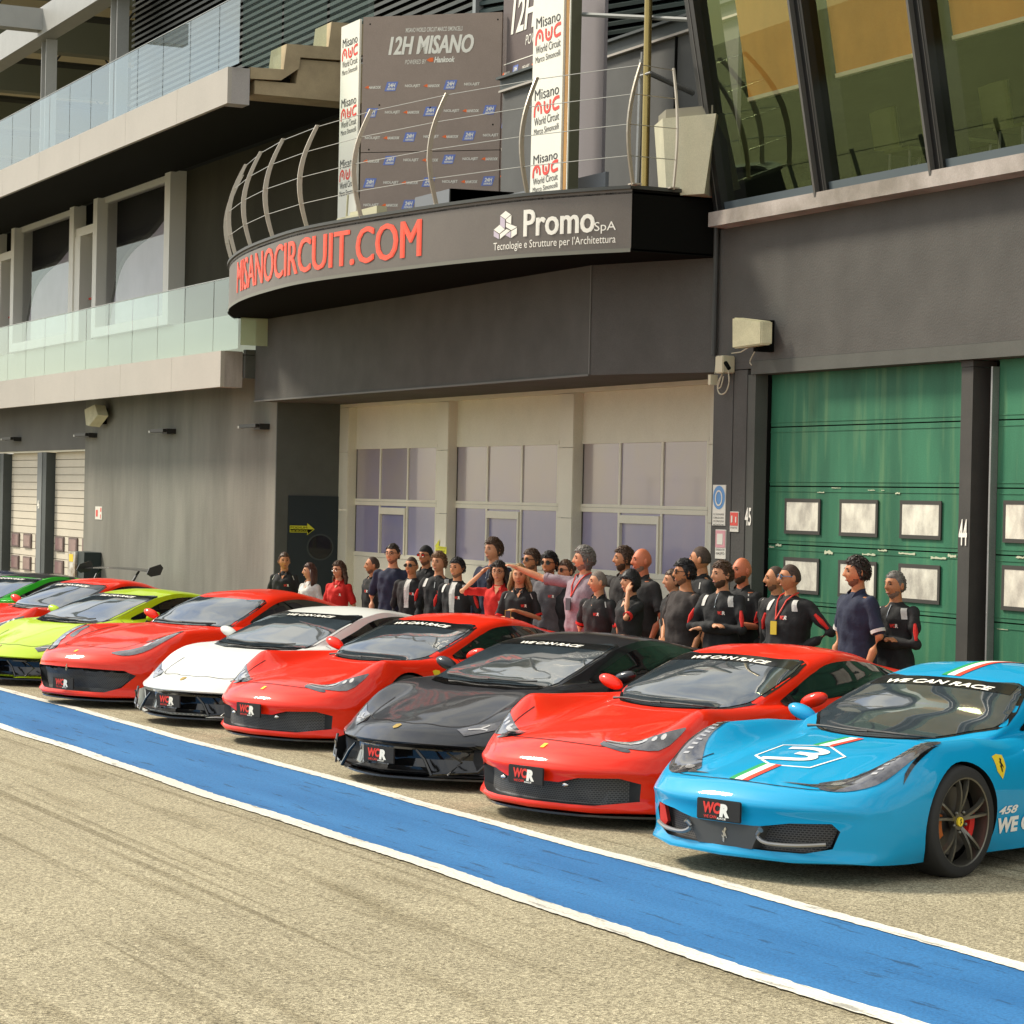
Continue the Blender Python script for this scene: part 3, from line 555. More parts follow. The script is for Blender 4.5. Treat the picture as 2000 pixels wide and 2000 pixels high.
# louvred drum
lv = kthing('louvred_screen', 'dark horizontal louvre screen above the podium', 'screen', (-33, 14.5, 9))
lm = mat('louvre_dark', (.065, .068, .058), .5, .3); lt = mat('louvre_teal', (.035, .055, .05), .5, .3)
segs = [((-47.5, 14.2), (-31.05, 14.2), lm), ((-31.05, 14.2), (-27.2, 15.6), lt), ((-27.2, 15.6), (-22.5, 15.0), lt), ((-22.5, 15.0), (-19.8, 17.5), lt)]
for (a, c, m_) in segs:
    b = MB(); L = math.dist(a, c); dx, dy = (c[0]-a[0])/L, (c[1]-a[1])/L; nx, ny = dy, -dx
    z = 7.3 if m_ is lt else 8.25
    while z < 12.4:
        vs = [(a[0]+nx*o, a[1]+ny*o, zz) for o, zz in ((0, z), (.06, z-.03), (.06, z+.02), (0, z+.06))]+[(c[0]+nx*o, c[1]+ny*o, zz) for o, zz in ((0, z), (.06, z-.03), (.06, z+.02), (0, z+.06))]
        b.add(vs, [(0, 1, 5, 4), (1, 2, 6, 5), (2, 3, 7, 6), (3, 0, 4, 7)]); z += .115
    b.add([(a[0], a[1], 6.5), (c[0], c[1], 6.5), (c[0], c[1], 12.6), (a[0], a[1], 12.6)], [(0, 1, 2, 3)], 1)
    kb(b, 'louvre_panel', [m_, black_m], lv)
b = MB(); b.box(-31.1, -31.0, 14.1, 14.25, 7.5, 12.6); kb(b, 'corner_post', steel_m, lv)
# dark parapet behind the right of the podium
pp = kthing('parapet_wall', 'dark grey parapet wall with metal coping behind the podium', 'wall', (-22.5, 12.9, 5.2))
b = MB(); b.box(-27.5, -21.0, 12.9, 13.1, 5.2, 7.18); kb(b, 'wall', mat('parapet_grey', (.10, .10, .094), .8, var=.12, vs=2), pp)
b = MB(); b.box(-27.5, -21.0, 12.84, 13.15, 7.185, 7.21, 1); b.box(-27.5, -21.0, 12.86, 13.15, 7.21, 7.34); b.box(-27.5, -21.0, 12.8, 13.2, 7.34, 7.37); kb(b, 'coping', [anth_m, fasc_m], pp)
b = MB(); b.tube([Kf((-23.12, 12.88, z)) for z in (7.2, 6.9, 6.2, 5.9)], .016, 6); b.build('cable', black_m, pp, world=True)
# canopy over the gallery roof terrace
cn = kthing('steel_canopy', 'pale steel canopy with lattice trusses over the upper gallery', 'canopy', (-48, 13.5, 8.2))
cm = mat('canopy_sheet', (.50, .44, .30), .7, var=.1, vs=.6); gm_ = mat('girder_green_grey', (.13, .135, .09), .7); dm = mat('truss_dark', (.03, .03, .022), .6)
def ibeam(b, x, y, z0, z1, w=.42):
    b.box(x, x+.03, y, y+.24, z0, z1); b.box(x+w, x+w+.03, y, y+.24, z0, z1); b.box(x+.03, x+w, y+.10, y+.12, z0, z1, 1)
for x, top in ((-52.0, 11.75), (-46.8, 15.5)):
    b = MB(); ibeam(b, x, 13.5, 8.0, top, (.36 if x < -50 else .42)); kb(b, 'column', [steel_grey, mat('steel_web', (.27, .26, .25), .5)], cn)
b = MB(); b.box(-90, -30, 13.3, 13.7, 11.76, 12.35); kb(b, 'edge_beam', steel_grey, cn)
b = MB(); b.box(-51.6, -51.2, 6, 13.3, 11.85, 12.3); kb(b, 'cantilever_beam', steel_grey, cn)
b = MB(); b.box(-150, -37.3, 13.9, 40, 15.2, 15.3); kb(b, 'roof_sheet', cm, cn)
b = MB(); b.box(-150, -37.3, 39, 39.2, 4, 15.2); kb(b, 'back_sheet', cm, cn)
for i in range(8):
    x = -94+i*6.6
    b = MB(); b.box(x, x+.5, 13.8, 39, 13.1, 14.0); kb(b, 'girder', gm_, cn)
    b = MB(); xx = x+3.0
    b.tube([(xx, 13.9, 14.6), (xx, 39, 14.6)], .07, 5); b.tube([(xx, 13.9, 13.5), (xx, 39, 13.5)], .09, 5)
    for j in range(15):
        y = 13.9+j*1.6; b.tube([(xx, y, 13.5), (xx, y+.8, 14.6), (xx, y+1.6, 13.5)], .03, 4)
    kb(b, 'truss', dm, cn)
# ---------------------------------------------------------------- things on and around the podium
def place_fit(s, x0, x1, z0, z1, m, parent, Y, ox=0, shear=0, name='lettering'):
    return flat_text(name, s, (x0, x1, z0, z1), m, parent, KY(Y), ox, shear)
ink = mat('ink_dark', (.03, .03, .03), .6); redi = mat('ink_red', (.75, .06, .04), .6); org = mat('ink_orange', (.85, .16, .03), .6); bl24 = mat('ink_blue', (.16, .22, .55), .6)
banner_m = mat('banner_white', (.78, .76, .66), .7, var=.04, vs=2)
def arcstroke(b, pts, w, Y):
    P = crspline(pts, 5); n = len(P); vs = []
    for i, p in enumerate(P):
        a, c = P[max(i-1, 0)], P[min(i+1, n-1)]; d = Vector((c[0]-a[0], c[1]-a[1])).normalized(); vs += [(p[0]-d.y*w, Y, p[1]+d.x*w), (p[0]+d.y*w, Y, p[1]-d.x*w)]
    b.add(vs, [(2*i, 2*i+1, 2*i+3, 2*i+2) for i in range(n-1)])
def banner(x0, x1, z0, z1, Y, reps, lbl):
    t = kthing('vertical_banner', lbl, 'banner', ((x0+x1)/2, Y, 5.2), 'tall white lettered banners')
    b = MB(); b.box(x0, x1, Y, Y+.03, z0, z1); kb(b, 'board', banner_m, t)
    w = x1-x0
    for zt, s in reps:                        # zt = top of the word block, s = block height
        xa, xb = x0+.10*w, x0+.92*w
        place_fit('Misano', xa, xb-.02*w, zt-.24*s, zt, ink, t, Y-.004, 0)
        g = MB(); zb, zc = zt-.56*s, zt-.30*s; u = (xb-xa)
        arcstroke(g, [(xa, zb-.02), (xa+.02*u, zc-.1*s), (xa+.14*u, zc), (xa+.25*u, zc-.08*s), (xa+.28*u, zb)], .018*w/.75, Y-.004)
        arcstroke(g, [(xa+.40*u, zc), (xa+.42*u, zb+.06*s), (xa+.52*u, zb), (xa+.62*u, zb+.06*s), (xa+.64*u, zc)], .018*w/.75, Y-.0045)
        arcstroke(g, [(xb, zc), (xa+.84*u, zc-.01*s), (xa+.75*u, zc-.10*s), (xa+.80*u, zb+.02*s), (xb, zb+.02)], .018*w/.75, Y-.004)
        g.add([(xa+.15*u+.02*c, Y-.005, zc-.13*s+.03*q) for c, q in ring[::4]], [tuple(range(8))]); g.add([(xa+.52*u+.02*c, Y-.005, zc-.13*s+.03*q) for c, q in ring[::4]], [tuple(range(8))])
        kb(g, 'emblem', redi, t)
        place_fit('World Circuit', xa, xb, zt-.80*s, zt-.62*s, ink, t, Y-.004)
        place_fit('Marco Simoncelli', xa, xb, zt-s, zt-.86*s, ink, t, Y-.004)
    return t
b1 = banner(-31.95, -31.27, 5.2, 8.685, 12.5, [(8.50, .50), (7.67, .50), (6.83, .50), (6.0, .50)], 'white lettered banner at the left edge of the podium backdrop')
b2 = banner(-24.19, -23.46, 5.2, 8.2, 11.7, [(7.42, .49), (6.64, .49), (5.93, .40)], 'white lettered banner to the right of the backdrop beside the timber batten')
b = MB(); b.box(-23.44, -23.37, 11.72, 11.8, 5.2, 8.3); b.box(-23.37, -23.33, 11.72, 11.8, 6.2, 6.35); b.box(-23.37, -23.33, 11.72, 11.8, 7.2, 7.35); kb(b, 'batten', mat('timber', (.42, .22, .06), .7, var=.3, vs=4, vz=.2), b2)
b = MB(); b.box(-23.32, -23.27, 11.7, 11.8, 5.2, 8.3); b.box(-23.265, -23.235, 11.68, 11.8, 5.2, 8.3, 1); kb(b, 'rail', [white_p, mat('pole_olive', (.14, .14, .09), .4, .4)], b2)
# printed podium backdrop, a wing turned towards the lane and a second wing behind
bd = kthing('podium_backdrop', 'brown printed sponsor backdrop board with white race lettering', 'backdrop', (-30.5, 13.2, 5.2))
brown = mat('backdrop_brown', (.32, .25, .205), .7, var=.06, vs=3)
A = Vector((-31.19, 12.52, 0)); Bv = Vector((-29.87, 13.98, 0)); dv = (Bv-A); LW = dv.length; dv.normalize(); nv = Vector((dv.y, -dv.x, 0))
def W1(u, z, o=0): p = A+dv*u*LW+nv*o; return Kf((p.x, p.y, z))
b = MB(); z0, z1 = 5.2, 8.70
def slab(b, u0, u1, z0, z1, o0, o1, fn, mi=None):
    vs = [fn(u, z, o) for z in (z0, z1) for o in (o0, o1) for u in (u0, u1)]; b.add(vs, [(0, 2, 3, 1), (4, 5, 7, 6), (0, 1, 5, 4), (2, 6, 7, 3), (0, 4, 6, 2), (1, 3, 7, 5)], mi)
slab(b, 0, 1, 5.2, 6.855, -.05, 0, W1); slab(b, 0, 1, 6.865, z1, -.05, 0, W1); slab(b, 0, 1, 6.85, 6.87, -.05, -.01, W1, 1)
b.build('board', [brown, black_m], bd, world=True)
def wtext(s, u0, u1, z0, z1, m, fn=W1, ox=0, shear=0, o=.004, par=None, bold=1):
    v, f = text_fit(s, u0, u1, z0, z1, ox, shear); b = MB()
    for k_ in range(bold): b.add([fn(x+(k_-(bold-1)/2)*.0028, z, o+.0012*k_) for x, z in v], f)
    return b.build('lettering', m, par or bd, world=True)
wtext('12H MISANO', .19, .80, 8.17, 8.42, wt, ox=.02, shear=.25, bold=3); wtext('MISANO WORLD CIRCUIT MARCO SIMONCELLI', .31, .72, 8.47, 8.53, wt, shear=.2, ox=.01)
wtext('POWERED BY', .31, .465, 8.04, 8.10, wt, shear=.25); wtext('Hankook', .52, .67, 8.05, 8.13, wt, ox=.04, shear=.25)
b = MB(); b.add([W1(.49+.025*x, 8.09+.035*y, .004) for x, y in ((-1, 0), (0, .8), (1, .9), (1, -.7), (0, -.8))], [(0, 1, 2, 3, 4)]); b.build('emblem', org, bd, world=True)
kinds = 'HNT'; rows = [7.72, 7.37, 7.03, 6.72, 6.42, 6.12, 5.86, 5.58]
white_v = MB(); blue_v = MB(); org_v = MB()
tN = text_fit('NIOLAJET', 0, .11, 0, .048, .02); tH = text_fit('HANKOOK', 0, .09, 0, .04, .03, .3); tT = text_fit('24H', .012, .07, .045, .10, .04, .25); tS = text_fit('SERIES', .005, .068, .008, .035, .03, .25)
def sponsor(fn, k, u, z, sx=1):
    if k == 0:
        white_v.add([fn(u+(x+.02)*sx, z+y*1.0, .004) for x, y in tH[0]], tH[1]); org_v.add([fn(u+x*sx, z+y, .004) for x, y in ((-.01, .02), (.012, .045), (.022, .04), (.022, 0))], [(0, 1, 2, 3)])
    elif k == 1:
        blue_v.add([fn(u+x*sx, z+y, .003) for x, y in ((-.008, -.035), (.072, -.035), (.092, .09), (.012, .09))], [(0, 1, 2, 3)])
        for T in (tT, tS): white_v.add([fn(u+x*sx+.004, z+y-.03, .005) for x, y in T[0]], T[1])
    else: white_v.add([fn(u+x*sx, z+y, .004) for x, y in tN[0]], tN[1])
ph = [0, 1, 2, 0, 1, 2, 0, 1]
for r_, z in enumerate(rows):
    nn = 6 if r_ == 0 else 7
    for c in range(nn):
        k = (c+[0, 1, 2, 0, 1, 2, 0, 1][r_]) % 3
        if r_ >= 1: k = (c + [0, 1, 2, 0, 1, 2, 0, 1][r_]) % 3
        sponsor(W1, k, .03+c*.142, z)
for mb_, m_ in ((white_v, wt), (blue_v, bl24), (org_v, org)): mb_.build('sponsor_mark', m_, bd, world=True)
b = MB(); r_ = random.Random(3)
for u, z in ((.05, 8.6), (.97, 8.6), (.13, 7.5), (.5, 7.45), (.95, 7.2), (.06, 6.9), (.5, 6.9), (.93, 6.1), (.05, 6.05), (.55, 6.3)): b.add([W1(u+.006*c, z+.012*q, .003) for c, q in ring[::4]], [tuple(range(8))])
b.build('screw', black_m, bd, world=True)
bd2 = kthing('side_backdrop', 'dark brown sponsor board half hidden behind the white banner', 'backdrop', (-29, 14.05, 5.2))
def W2(u, z, o=0): return Kf((-29.98+u*2.6, 14.05-o, z))
b = MB(); slab(b, 0, 1, 5.2, 9.6, -.05, 0, W2); b.build('board', mat('backdrop_dark', (.13, .10, .092), .6, var=.06, vs=3), bd2, world=True)
wtext('12H MISANO', .10, 1.1, 8.37, 8.85, wt, W2, .012, .25, par=bd2, bold=4); wtext('POWERED BY', .27, .6, 8.17, 8.30, wt, W2, 0, .25, par=bd2)
white_v = MB(); blue_v = MB(); org_v = MB()
for r2, z in enumerate([7.86, 7.2, 6.85, 6.5, 6.15, 5.85]):
    for c in range(4): sponsor(W2, (c+r2) % 3, .01+c*.115, z, .75)
b_ = white_v; zz0 = 7.78
for a, c in (((.02, 7.75), (.5, 7.75)), ((.02, 8.0), (.5, 8.0)), ((.012, 7.76), (.012, 7.99))):
    white_v.add([W2(a[0], a[1], .004), W2(c[0]+.004, c[1], .004), W2(c[0]+.004, c[1]+.012, .004), W2(a[0], a[1]+.012, .004)], [(0, 1, 2, 3)])
for mb_, m_ in ((white_v, wt), (blue_v, bl24), (org_v, org)): mb_.build('sponsor_mark', m_, bd2, world=True)
# plain lavender-grey board
gp = kthing('grey_board', 'plain lavender grey board standing right of the white banner', 'board', (-23.8, 12.2, 5.2))
b = MB(); b.box(-24.2, -23.48, 12.2, 12.24, 5.2, 8.3); kb(b, 'board', mat('lavender_grey', (.235, .215, .225), .7, var=.04, vs=2), gp)
# podium steps
ps = kthing('podium_step', 'grey winner podium block marked 1 behind the curved fascia', 'podium', (-26.3, 11.6, 5.2))
b = MB(); b.box(-26.9, -25.9, 11.5, 12.2, 5.2, 5.745); b.box(-25.9, -25.86, 11.5, 12.2, 5.2, 5.745, 1); b.add([(-25.86, 11.5, 5.2), (-25.86, 12.3, 5.2), (-25.86, 12.3, 5.76), (-25.86, 11.5, 5.745)], [(0, 1, 2, 3)], 1)
b.box(-25.4, -23.0, 12.0, 12.04, 5.2, 5.66); kb(b, 'block', [mat('podium_grey', (.18, .19, .20), .6), black_m], ps)
place_fit('1', -26.33, -26.25, 5.5, 5.68, wt, ps, 11.495, .03)
bx = kthing('floodlight', 'small cream floodlight lying on the podium coping', 'floodlight', (-26.0, 10.35, 5.28))
b = MB(); b.box(-26.35, -25.7, 10.3, 10.42, 5.28, 5.36); b.box(-26.0, -25.2, 10.32, 10.44, 5.28, 5.40); b.tube([(-26.2, 10.36, 5.35), (-26.17, 10.36, 5.62)], .012, 6); kb(b, 'housing', mat('cream_plastic', (.50, .47, .30), .5), bx)
# faceted lectern
lc = kthing('lectern', 'tapered cream lectern standing at the right end of the podium', 'lectern', (-21.2, 11.95, 5.21))
b = MB()
bt = [(-21.60, 11.88), (-21.27, 11.78), (-20.88, 11.98), (-21.1, 12.2), (-21.5, 12.15)]; tp = [(-21.74, 11.88), (-21.28, 11.72), (-20.72, 12.0), (-21.05, 12.3), (-21.6, 12.2)]
vs = [(x, y, 5.21) for x, y in bt]+[(x, y, 5.97) for x, y in tp]; b.add(vs, [(0, 1, 6, 5), (1, 2, 7, 6), (2, 3, 8, 7), (3, 4, 9, 8), (4, 0, 5, 9), (5, 6, 7, 8, 9), (4, 3, 2, 1, 0)]); kb(b, 'body', mat('lectern_cream', (.50, .47, .33), .6, var=.08, vs=3), lc)
b = MB(); tq = [(x*.88-21.25*.12, y*.88+12.0*.12) for x, y in tp]; b.prism(tq, 5.97, 6.06); kb(b, 'top', mat('lectern_top', (.22, .20, .14), .5), lc)
# poles
pole = kthing('flagpole', 'brass coloured flagpole behind the right end of the podium', 'pole', (-21.95, 11.9, 5.2))
b = MB(); b.tube([(-21.945, 11.9, 5.2), (-21.96, 11.9, 8.6)], .04, 14); kb(b, 'shaft', mat('brass', (.34, .25, .09), .25, .85), pole, smooth=True)
b = MB(); b.tube([(-22.2, 11.9, 6.52), (-21.8, 11.86, 6.51)], .012, 6); kb(b, 'bracket', steel_m, pole)
sp_ = kthing('steel_post', 'galvanised steel post with long horizontal arm on the podium', 'post', (-22.15, 11.95, 5.2))
b = MB(); b.tube([(-22.2, 11.95, 5.2), (-22.16, 11.95, 6.7)], .03, 8); b.tube([(-22.16, 11.95, 6.6), (-22.6, 12.8, 6.5)], .03, 8); b.tube([(-22.16, 11.95, 6.65), (-22.16, 11.95, 6.78)], .012, 6); kb(b, 'post', steel_m, sp_, smooth=True)
br = kthing('tie_bar', 'grey steel tie bar spanning from the white banner to the glazing', 'bar', (-22.3, 11.9, 7))
b = MB(); b.tube([(-23.2, 11.8, 7.32), (-21.0, 12.1, 6.92)], .025, 6); kb(b, 'bar', mat('tie_grey', (.12, .13, .12), .6), br)
dp = kthing('drain_pipe', 'dark drainpipe running down the corner beside the tilted glazing', 'pipe', (-21.1, 12.2, 3.5))
b = MB(); b.tube([(-21.0, TY(8.6, -.05), 8.6), (-20.98, TY(5.2, .0), 5.25)], .035, 10); b.tube([(-21.06, TY(8.6, .1), 8.6), (-21.03, TY(7, .1), 7), (-21.04, 12.2, 6.2)], .03, 10); b.tube([(-21.11, 12.26, 5.2), (-21.11, 12.26, 3.66)], .028, 10); kb(b, 'pipe', mat('pipe_dark', (.045, .045, .04), .5), dp, smooth=True)
# wall speakers, lamps, boxes, signs
cream = mat('speaker_cream', (.52, .48, .30), .6, var=.15, vs=5)
s1 = kthing('wall_speaker', 'cream horn loudspeaker on the dark wall left of green door 45', 'speaker', (-20.8, 12.2, 3.9))
P4 = [at_y(1429, 620, 11.95), at_y(1487, 627, 12.08), at_y(1486, 673, 12.08), at_y(1429, 681, 11.95)]
b = MB(); q = [tuple(p) for p in P4]; off = Vector((.05, .10, 0)); b.add(q+[tuple(Vector(p)+off) for p in q], [(3, 2, 1, 0), (4, 5, 6, 7), (0, 1, 5, 4), (1, 2, 6, 5), (2, 3, 7, 6), (3, 0, 4, 7)]); kb(b, 'horn', cream, s1, bevel=.012)
b = MB(); p = at_y(1492, 625, 12.2); b.box(p.x-.05, p.x+.03, 12.12, 12.3, p.z-.30, p.z); kb(b, 'bracket', black_m, s1)
b = MB(); c0 = at_y(1465, 677, 12.2); c1 = at_y(1429, 690, 12.25); b.tube([c0, (c0+c1)/2+Vector((0, 0, -.02)), c1], .006, 5); c2 = at_y(1478, 680, 12.24); b.tube(crspline([tuple(c2), tuple(at_y(1465, 705, 12.25)), tuple(at_y(1468, 713, 12.25))], 5), .006, 5); kb(b, 'cable', mat('cable_cream', (.5, .45, .32), .6), s1)
s2 = kthing('wall_speaker', 'tilted cream loudspeaker under the lower balcony fascia', 'speaker', (-42, 11.9, 3.5))
b = MB(); a = [at_y(165, 800, 11.75), at_y(185, 790, 11.75), at_y(191, 810, 11.75), at_y(174, 832, 11.75), at_y(168, 830, 11.75)]; o2 = Vector((.16, .14, -.02)); k = len(a)
b.add([tuple(p) for p in a]+[tuple(p+o2) for p in a], [tuple(range(k))[::-1], tuple(range(k, 2*k))]+[(i, (i+1) % k, k+(i+1) % k, k+i) for i in range(k)]); kb(b, 'horn', cream, s2)
b = MB(); p = at_y(204, 815, 11.98); b.box(p.x-.08, p.x+.05, 11.9, 12.01, p.z-.12, p.z+.15); kb(b, 'bracket', black_m, s2)
lamp_m = mat('lamp_black', (.015, .015, .013), .5)
for i, (x, lb) in enumerate([(-47.4, 'above the roller doors, furthest left'), (-42.15, 'below the tilted loudspeaker'), (-37.7, 'alone in the middle of the grey wall'), (-33.38, 'at the right corner of the grey wall')]):
    t = kthing('wall_lamp', 'black wall lamp on a flat arm '+lb, 'lamp', (x, 12.0, 3.17), 'wall lamps on the grey wing')
    b = MB(); b.box(x-.02, x+.22, 11.86, 12.01, 3.12, 3.2); b.box(x-.5, x+.2, 11.8, 11.9, 3.145, 3.195); kb(b, 'body', lamp_m, t); b = MB(); b.box(x-.56, x-.5, 11.8, 11.88, 3.14, 3.175); kb(b, 'lens', mat('lamp_lens', (.4, .4, .35), .3), t)
sbx = kthing('junction_box', 'cream switch box with looped flex on the pier beside the drainpipe', 'switch box', (-21.0, 12.25, 3.4))
c = at_y(1411, 712, 12.2); b = MB(); b.box(c.x-.075, c.x+.075, 12.16, 12.299, c.z-.085, c.z+.085); kb(b, 'box', mat('box_cream', (.55, .50, .34), .5), sbx, bevel=.01)
b = MB(); b.tube(crspline([tuple(at_y(*q, 12.22)) for q in ((1412, 730), (1403, 745), (1402, 762), (1408, 770), (1418, 765), (1424, 745), (1422, 722))], 4), .007, 6); b.tube(crspline([tuple(at_y(*q, 12.2)) for q in ((1410, 730), (1404, 750), (1402, 758), (1408, 755), (1413, 735))], 4), .007, 6); b.tube([at_y(1400, 700, 12.24), at_y(1396, 730, 12.24)], .006, 5); kb(b, 'flex', MATS['cable_cream'], sbx)
b = MB(); c2 = at_y(1394, 742, 12.22); b.box(c2.x-.025, c2.x+.025, 12.17, 12.25, c2.z-.05, c2.z+.05); b.tube([at_y(1417, 708, 12.14), at_y(1424, 720, 12.14)], .02, 8, 1); kb(b, 'plug', [MATS['box_cream'], black_m], sbx)
sw = mat('sign_white', (.66, .63, .54), .5); sb = mat('sign_blue', (.09, .25, .50), .5); sr = mat('sign_red', (.66, .07, .05), .5); sk = mat('sign_faded_red', (.60, .28, .30), .6)
def sign(name, px, py, Y, lbl, cat='sign'):
    a, c = at_y(px[0], py[0], Y), at_y(px[1], py[1], Y); t = kthing(name, lbl, cat, (a.x, Y, c.z)); b = MB(); b.box(a.x, c.x, Y-.008, Y, c.z, a.z); kb(b, 'plate', sw, t); return t, a.x, c.x, c.z, a.z
t, x0, x1, z0, z1 = sign('safety_sign', (1394, 1417), (947, 1027), 12.3, 'white sign with blue ear protection disc on the pier'); Y = 12.29
b = MB(); cx, cz = (x0+x1)/2, z1-(z1-z0)*.31; w, h = (x1-x0)*.47, (z1-z0)*.29
b.add([(cx+w*c, Y, cz+h*s_) for c, s_ in ring], [tuple(range(32))])
b.add([(cx+w*.45*c, Y-.003, cz-h*.05+h*.55*s_-.0) for c, s_ in ring]+[(cx+w*.62*c, Y-.003, cz-h*.05+h*.68*s_) for c, s_ in ring], [(i, (i+1) % 32, 32+(i+1) % 32, 32+i) for i in range(32)], 1); kb(b, 'disc', [sb, sw], t)
for i, s_ in enumerate(['NEL CASO DI RUMORE', 'E OBBLIGATORIO', 'USO DI PROTEZIONI', 'ACUSTICHE']): zz = z0+(z1-z0)*(.30-.085*i); flat_text('lettering', s_, (x0+.02, x1-.02, zz-.018, zz), ink, t, KY(12.289))
t, x0, x1, z0, z1 = sign('fire_sign', (1427.5, 1443), (999, 1039), 12.3, 'small red and white extinguisher sign left of number 45'); b = MB(); b.box(x0+.008, x1-.008, 12.288, 12.29, z0+.06, z1-.008); b.box(x0+.03, x0+.055, 12.285, 12.287, z0+.09, z1-.04, 1); b.box(x1-.05, x1-.03, 12.285, 12.287, z0+.09, z1-.05, 1); kb(b, 'panel', [sr, sw], t); flat_text('lettering', 'ESTINTORE', (x0+.015, x1-.015, z0+.03, z0+.048), ink, t, KY(12.289))
t, x0, x1, z0, z1 = sign('hose_sign', (1399, 1418), (1034, 1092), 12.3, 'faded pink and white hose reel sign reading naspo'); b = MB(); b.box(x0+.008, x1-.008, 12.288, 12.29, z0+.11, z1-.008); b.box(x0+.04, x1-.05, 12.285, 12.287, z0+.14, z1-.04, 1); kb(b, 'panel', [sk, sw], t); flat_text('lettering', 'NASPO', (x0+.02, x1-.02, z0+.04, z0+.065), ink, t, KY(12.289)); flat_text('lettering', 'IDRANTE', (x0+.015, x1-.015, z0+.08, z0+.098), ink, t, KY(12.289))
t, x0, x1, z0, z1 = sign('fire_sign', (187, 199.5), (989, 1015), 12.01, 'small red and white fire notice left of the roller door corner'); b = MB(); b.box(x0+.05, x1-.25, 11.999, 12.0, z0+.05, z1-.06); b.box(x0+.32, x1-.06, 11.999, 12.0, z0+.02, z0+.09); b.box(x0+.32, x1-.03, 11.999, 12.0, z1-.09, z1-.02); kb(b, 'panel', sr, t)
t = kthing('door_sign', 'yellow and black PODIUM arrow sign between the left and middle beige doors', 'sign', (-29.2, 12.95, 1.5)); Y = 12.95
a, c = at_y(851, 1060, Y), at_y(872, 1082, Y); b = MB(); mzz = (a.z+c.z)/2; b.add([(a.x, Y, mzz), (c.x, Y, mzz), (c.x, Y, a.z-.05), (a.x+.1, Y, a.z-.04), (a.x+.12, Y, a.z+.05), (a.x-.02, Y, mzz+.03)], [(0, 1, 2, 3, 4, 5)]); b.box(a.x, c.x, Y-.002, Y, c.z, mzz-.004); b.box(a.x+.09, c.x-.02, Y-.004, Y-.002, mzz+.01, a.z-.06, 1); kb(b, 'plate', [yl, black_m], t)
flat_text('lettering', 'PODIUM', (a.x+.11, c.x-.04, mzz+.022, a.z-.075), yl, t, KY(Y-.006)); flat_text('lettering', 'INGRESSO', (a.x+.04, c.x-.04, c.z+.02, mzz-.025), black_m, t, KY(Y-.006))
uc = kthing('utility_cabinet', 'dark green steel cabinet with peeling white door at the corner of the roller doors', 'cabinet', (-42, 11.7, -.5))
b = MB(); b.box(-42.3, -41.5, 11.7, 12.0, -.5, 1.13); kb(b, 'body', mat('cabinet_dark', (.02, .032, .03), .5), uc)
b = MB(); b.box(-42.38, -41.92, 11.66, 11.7, -.5, 1.128); b.box(-42.3, -42.05, 11.655, 11.66, .95, 1.08, 1); kb(b, 'door', [mat('cabinet_peeling', (.5, .48, .42), .7, var=.5, vs=5, stain=(.2, .14, .08)), mat('warn_yellow', (.7, .5, .02), .6)], uc)
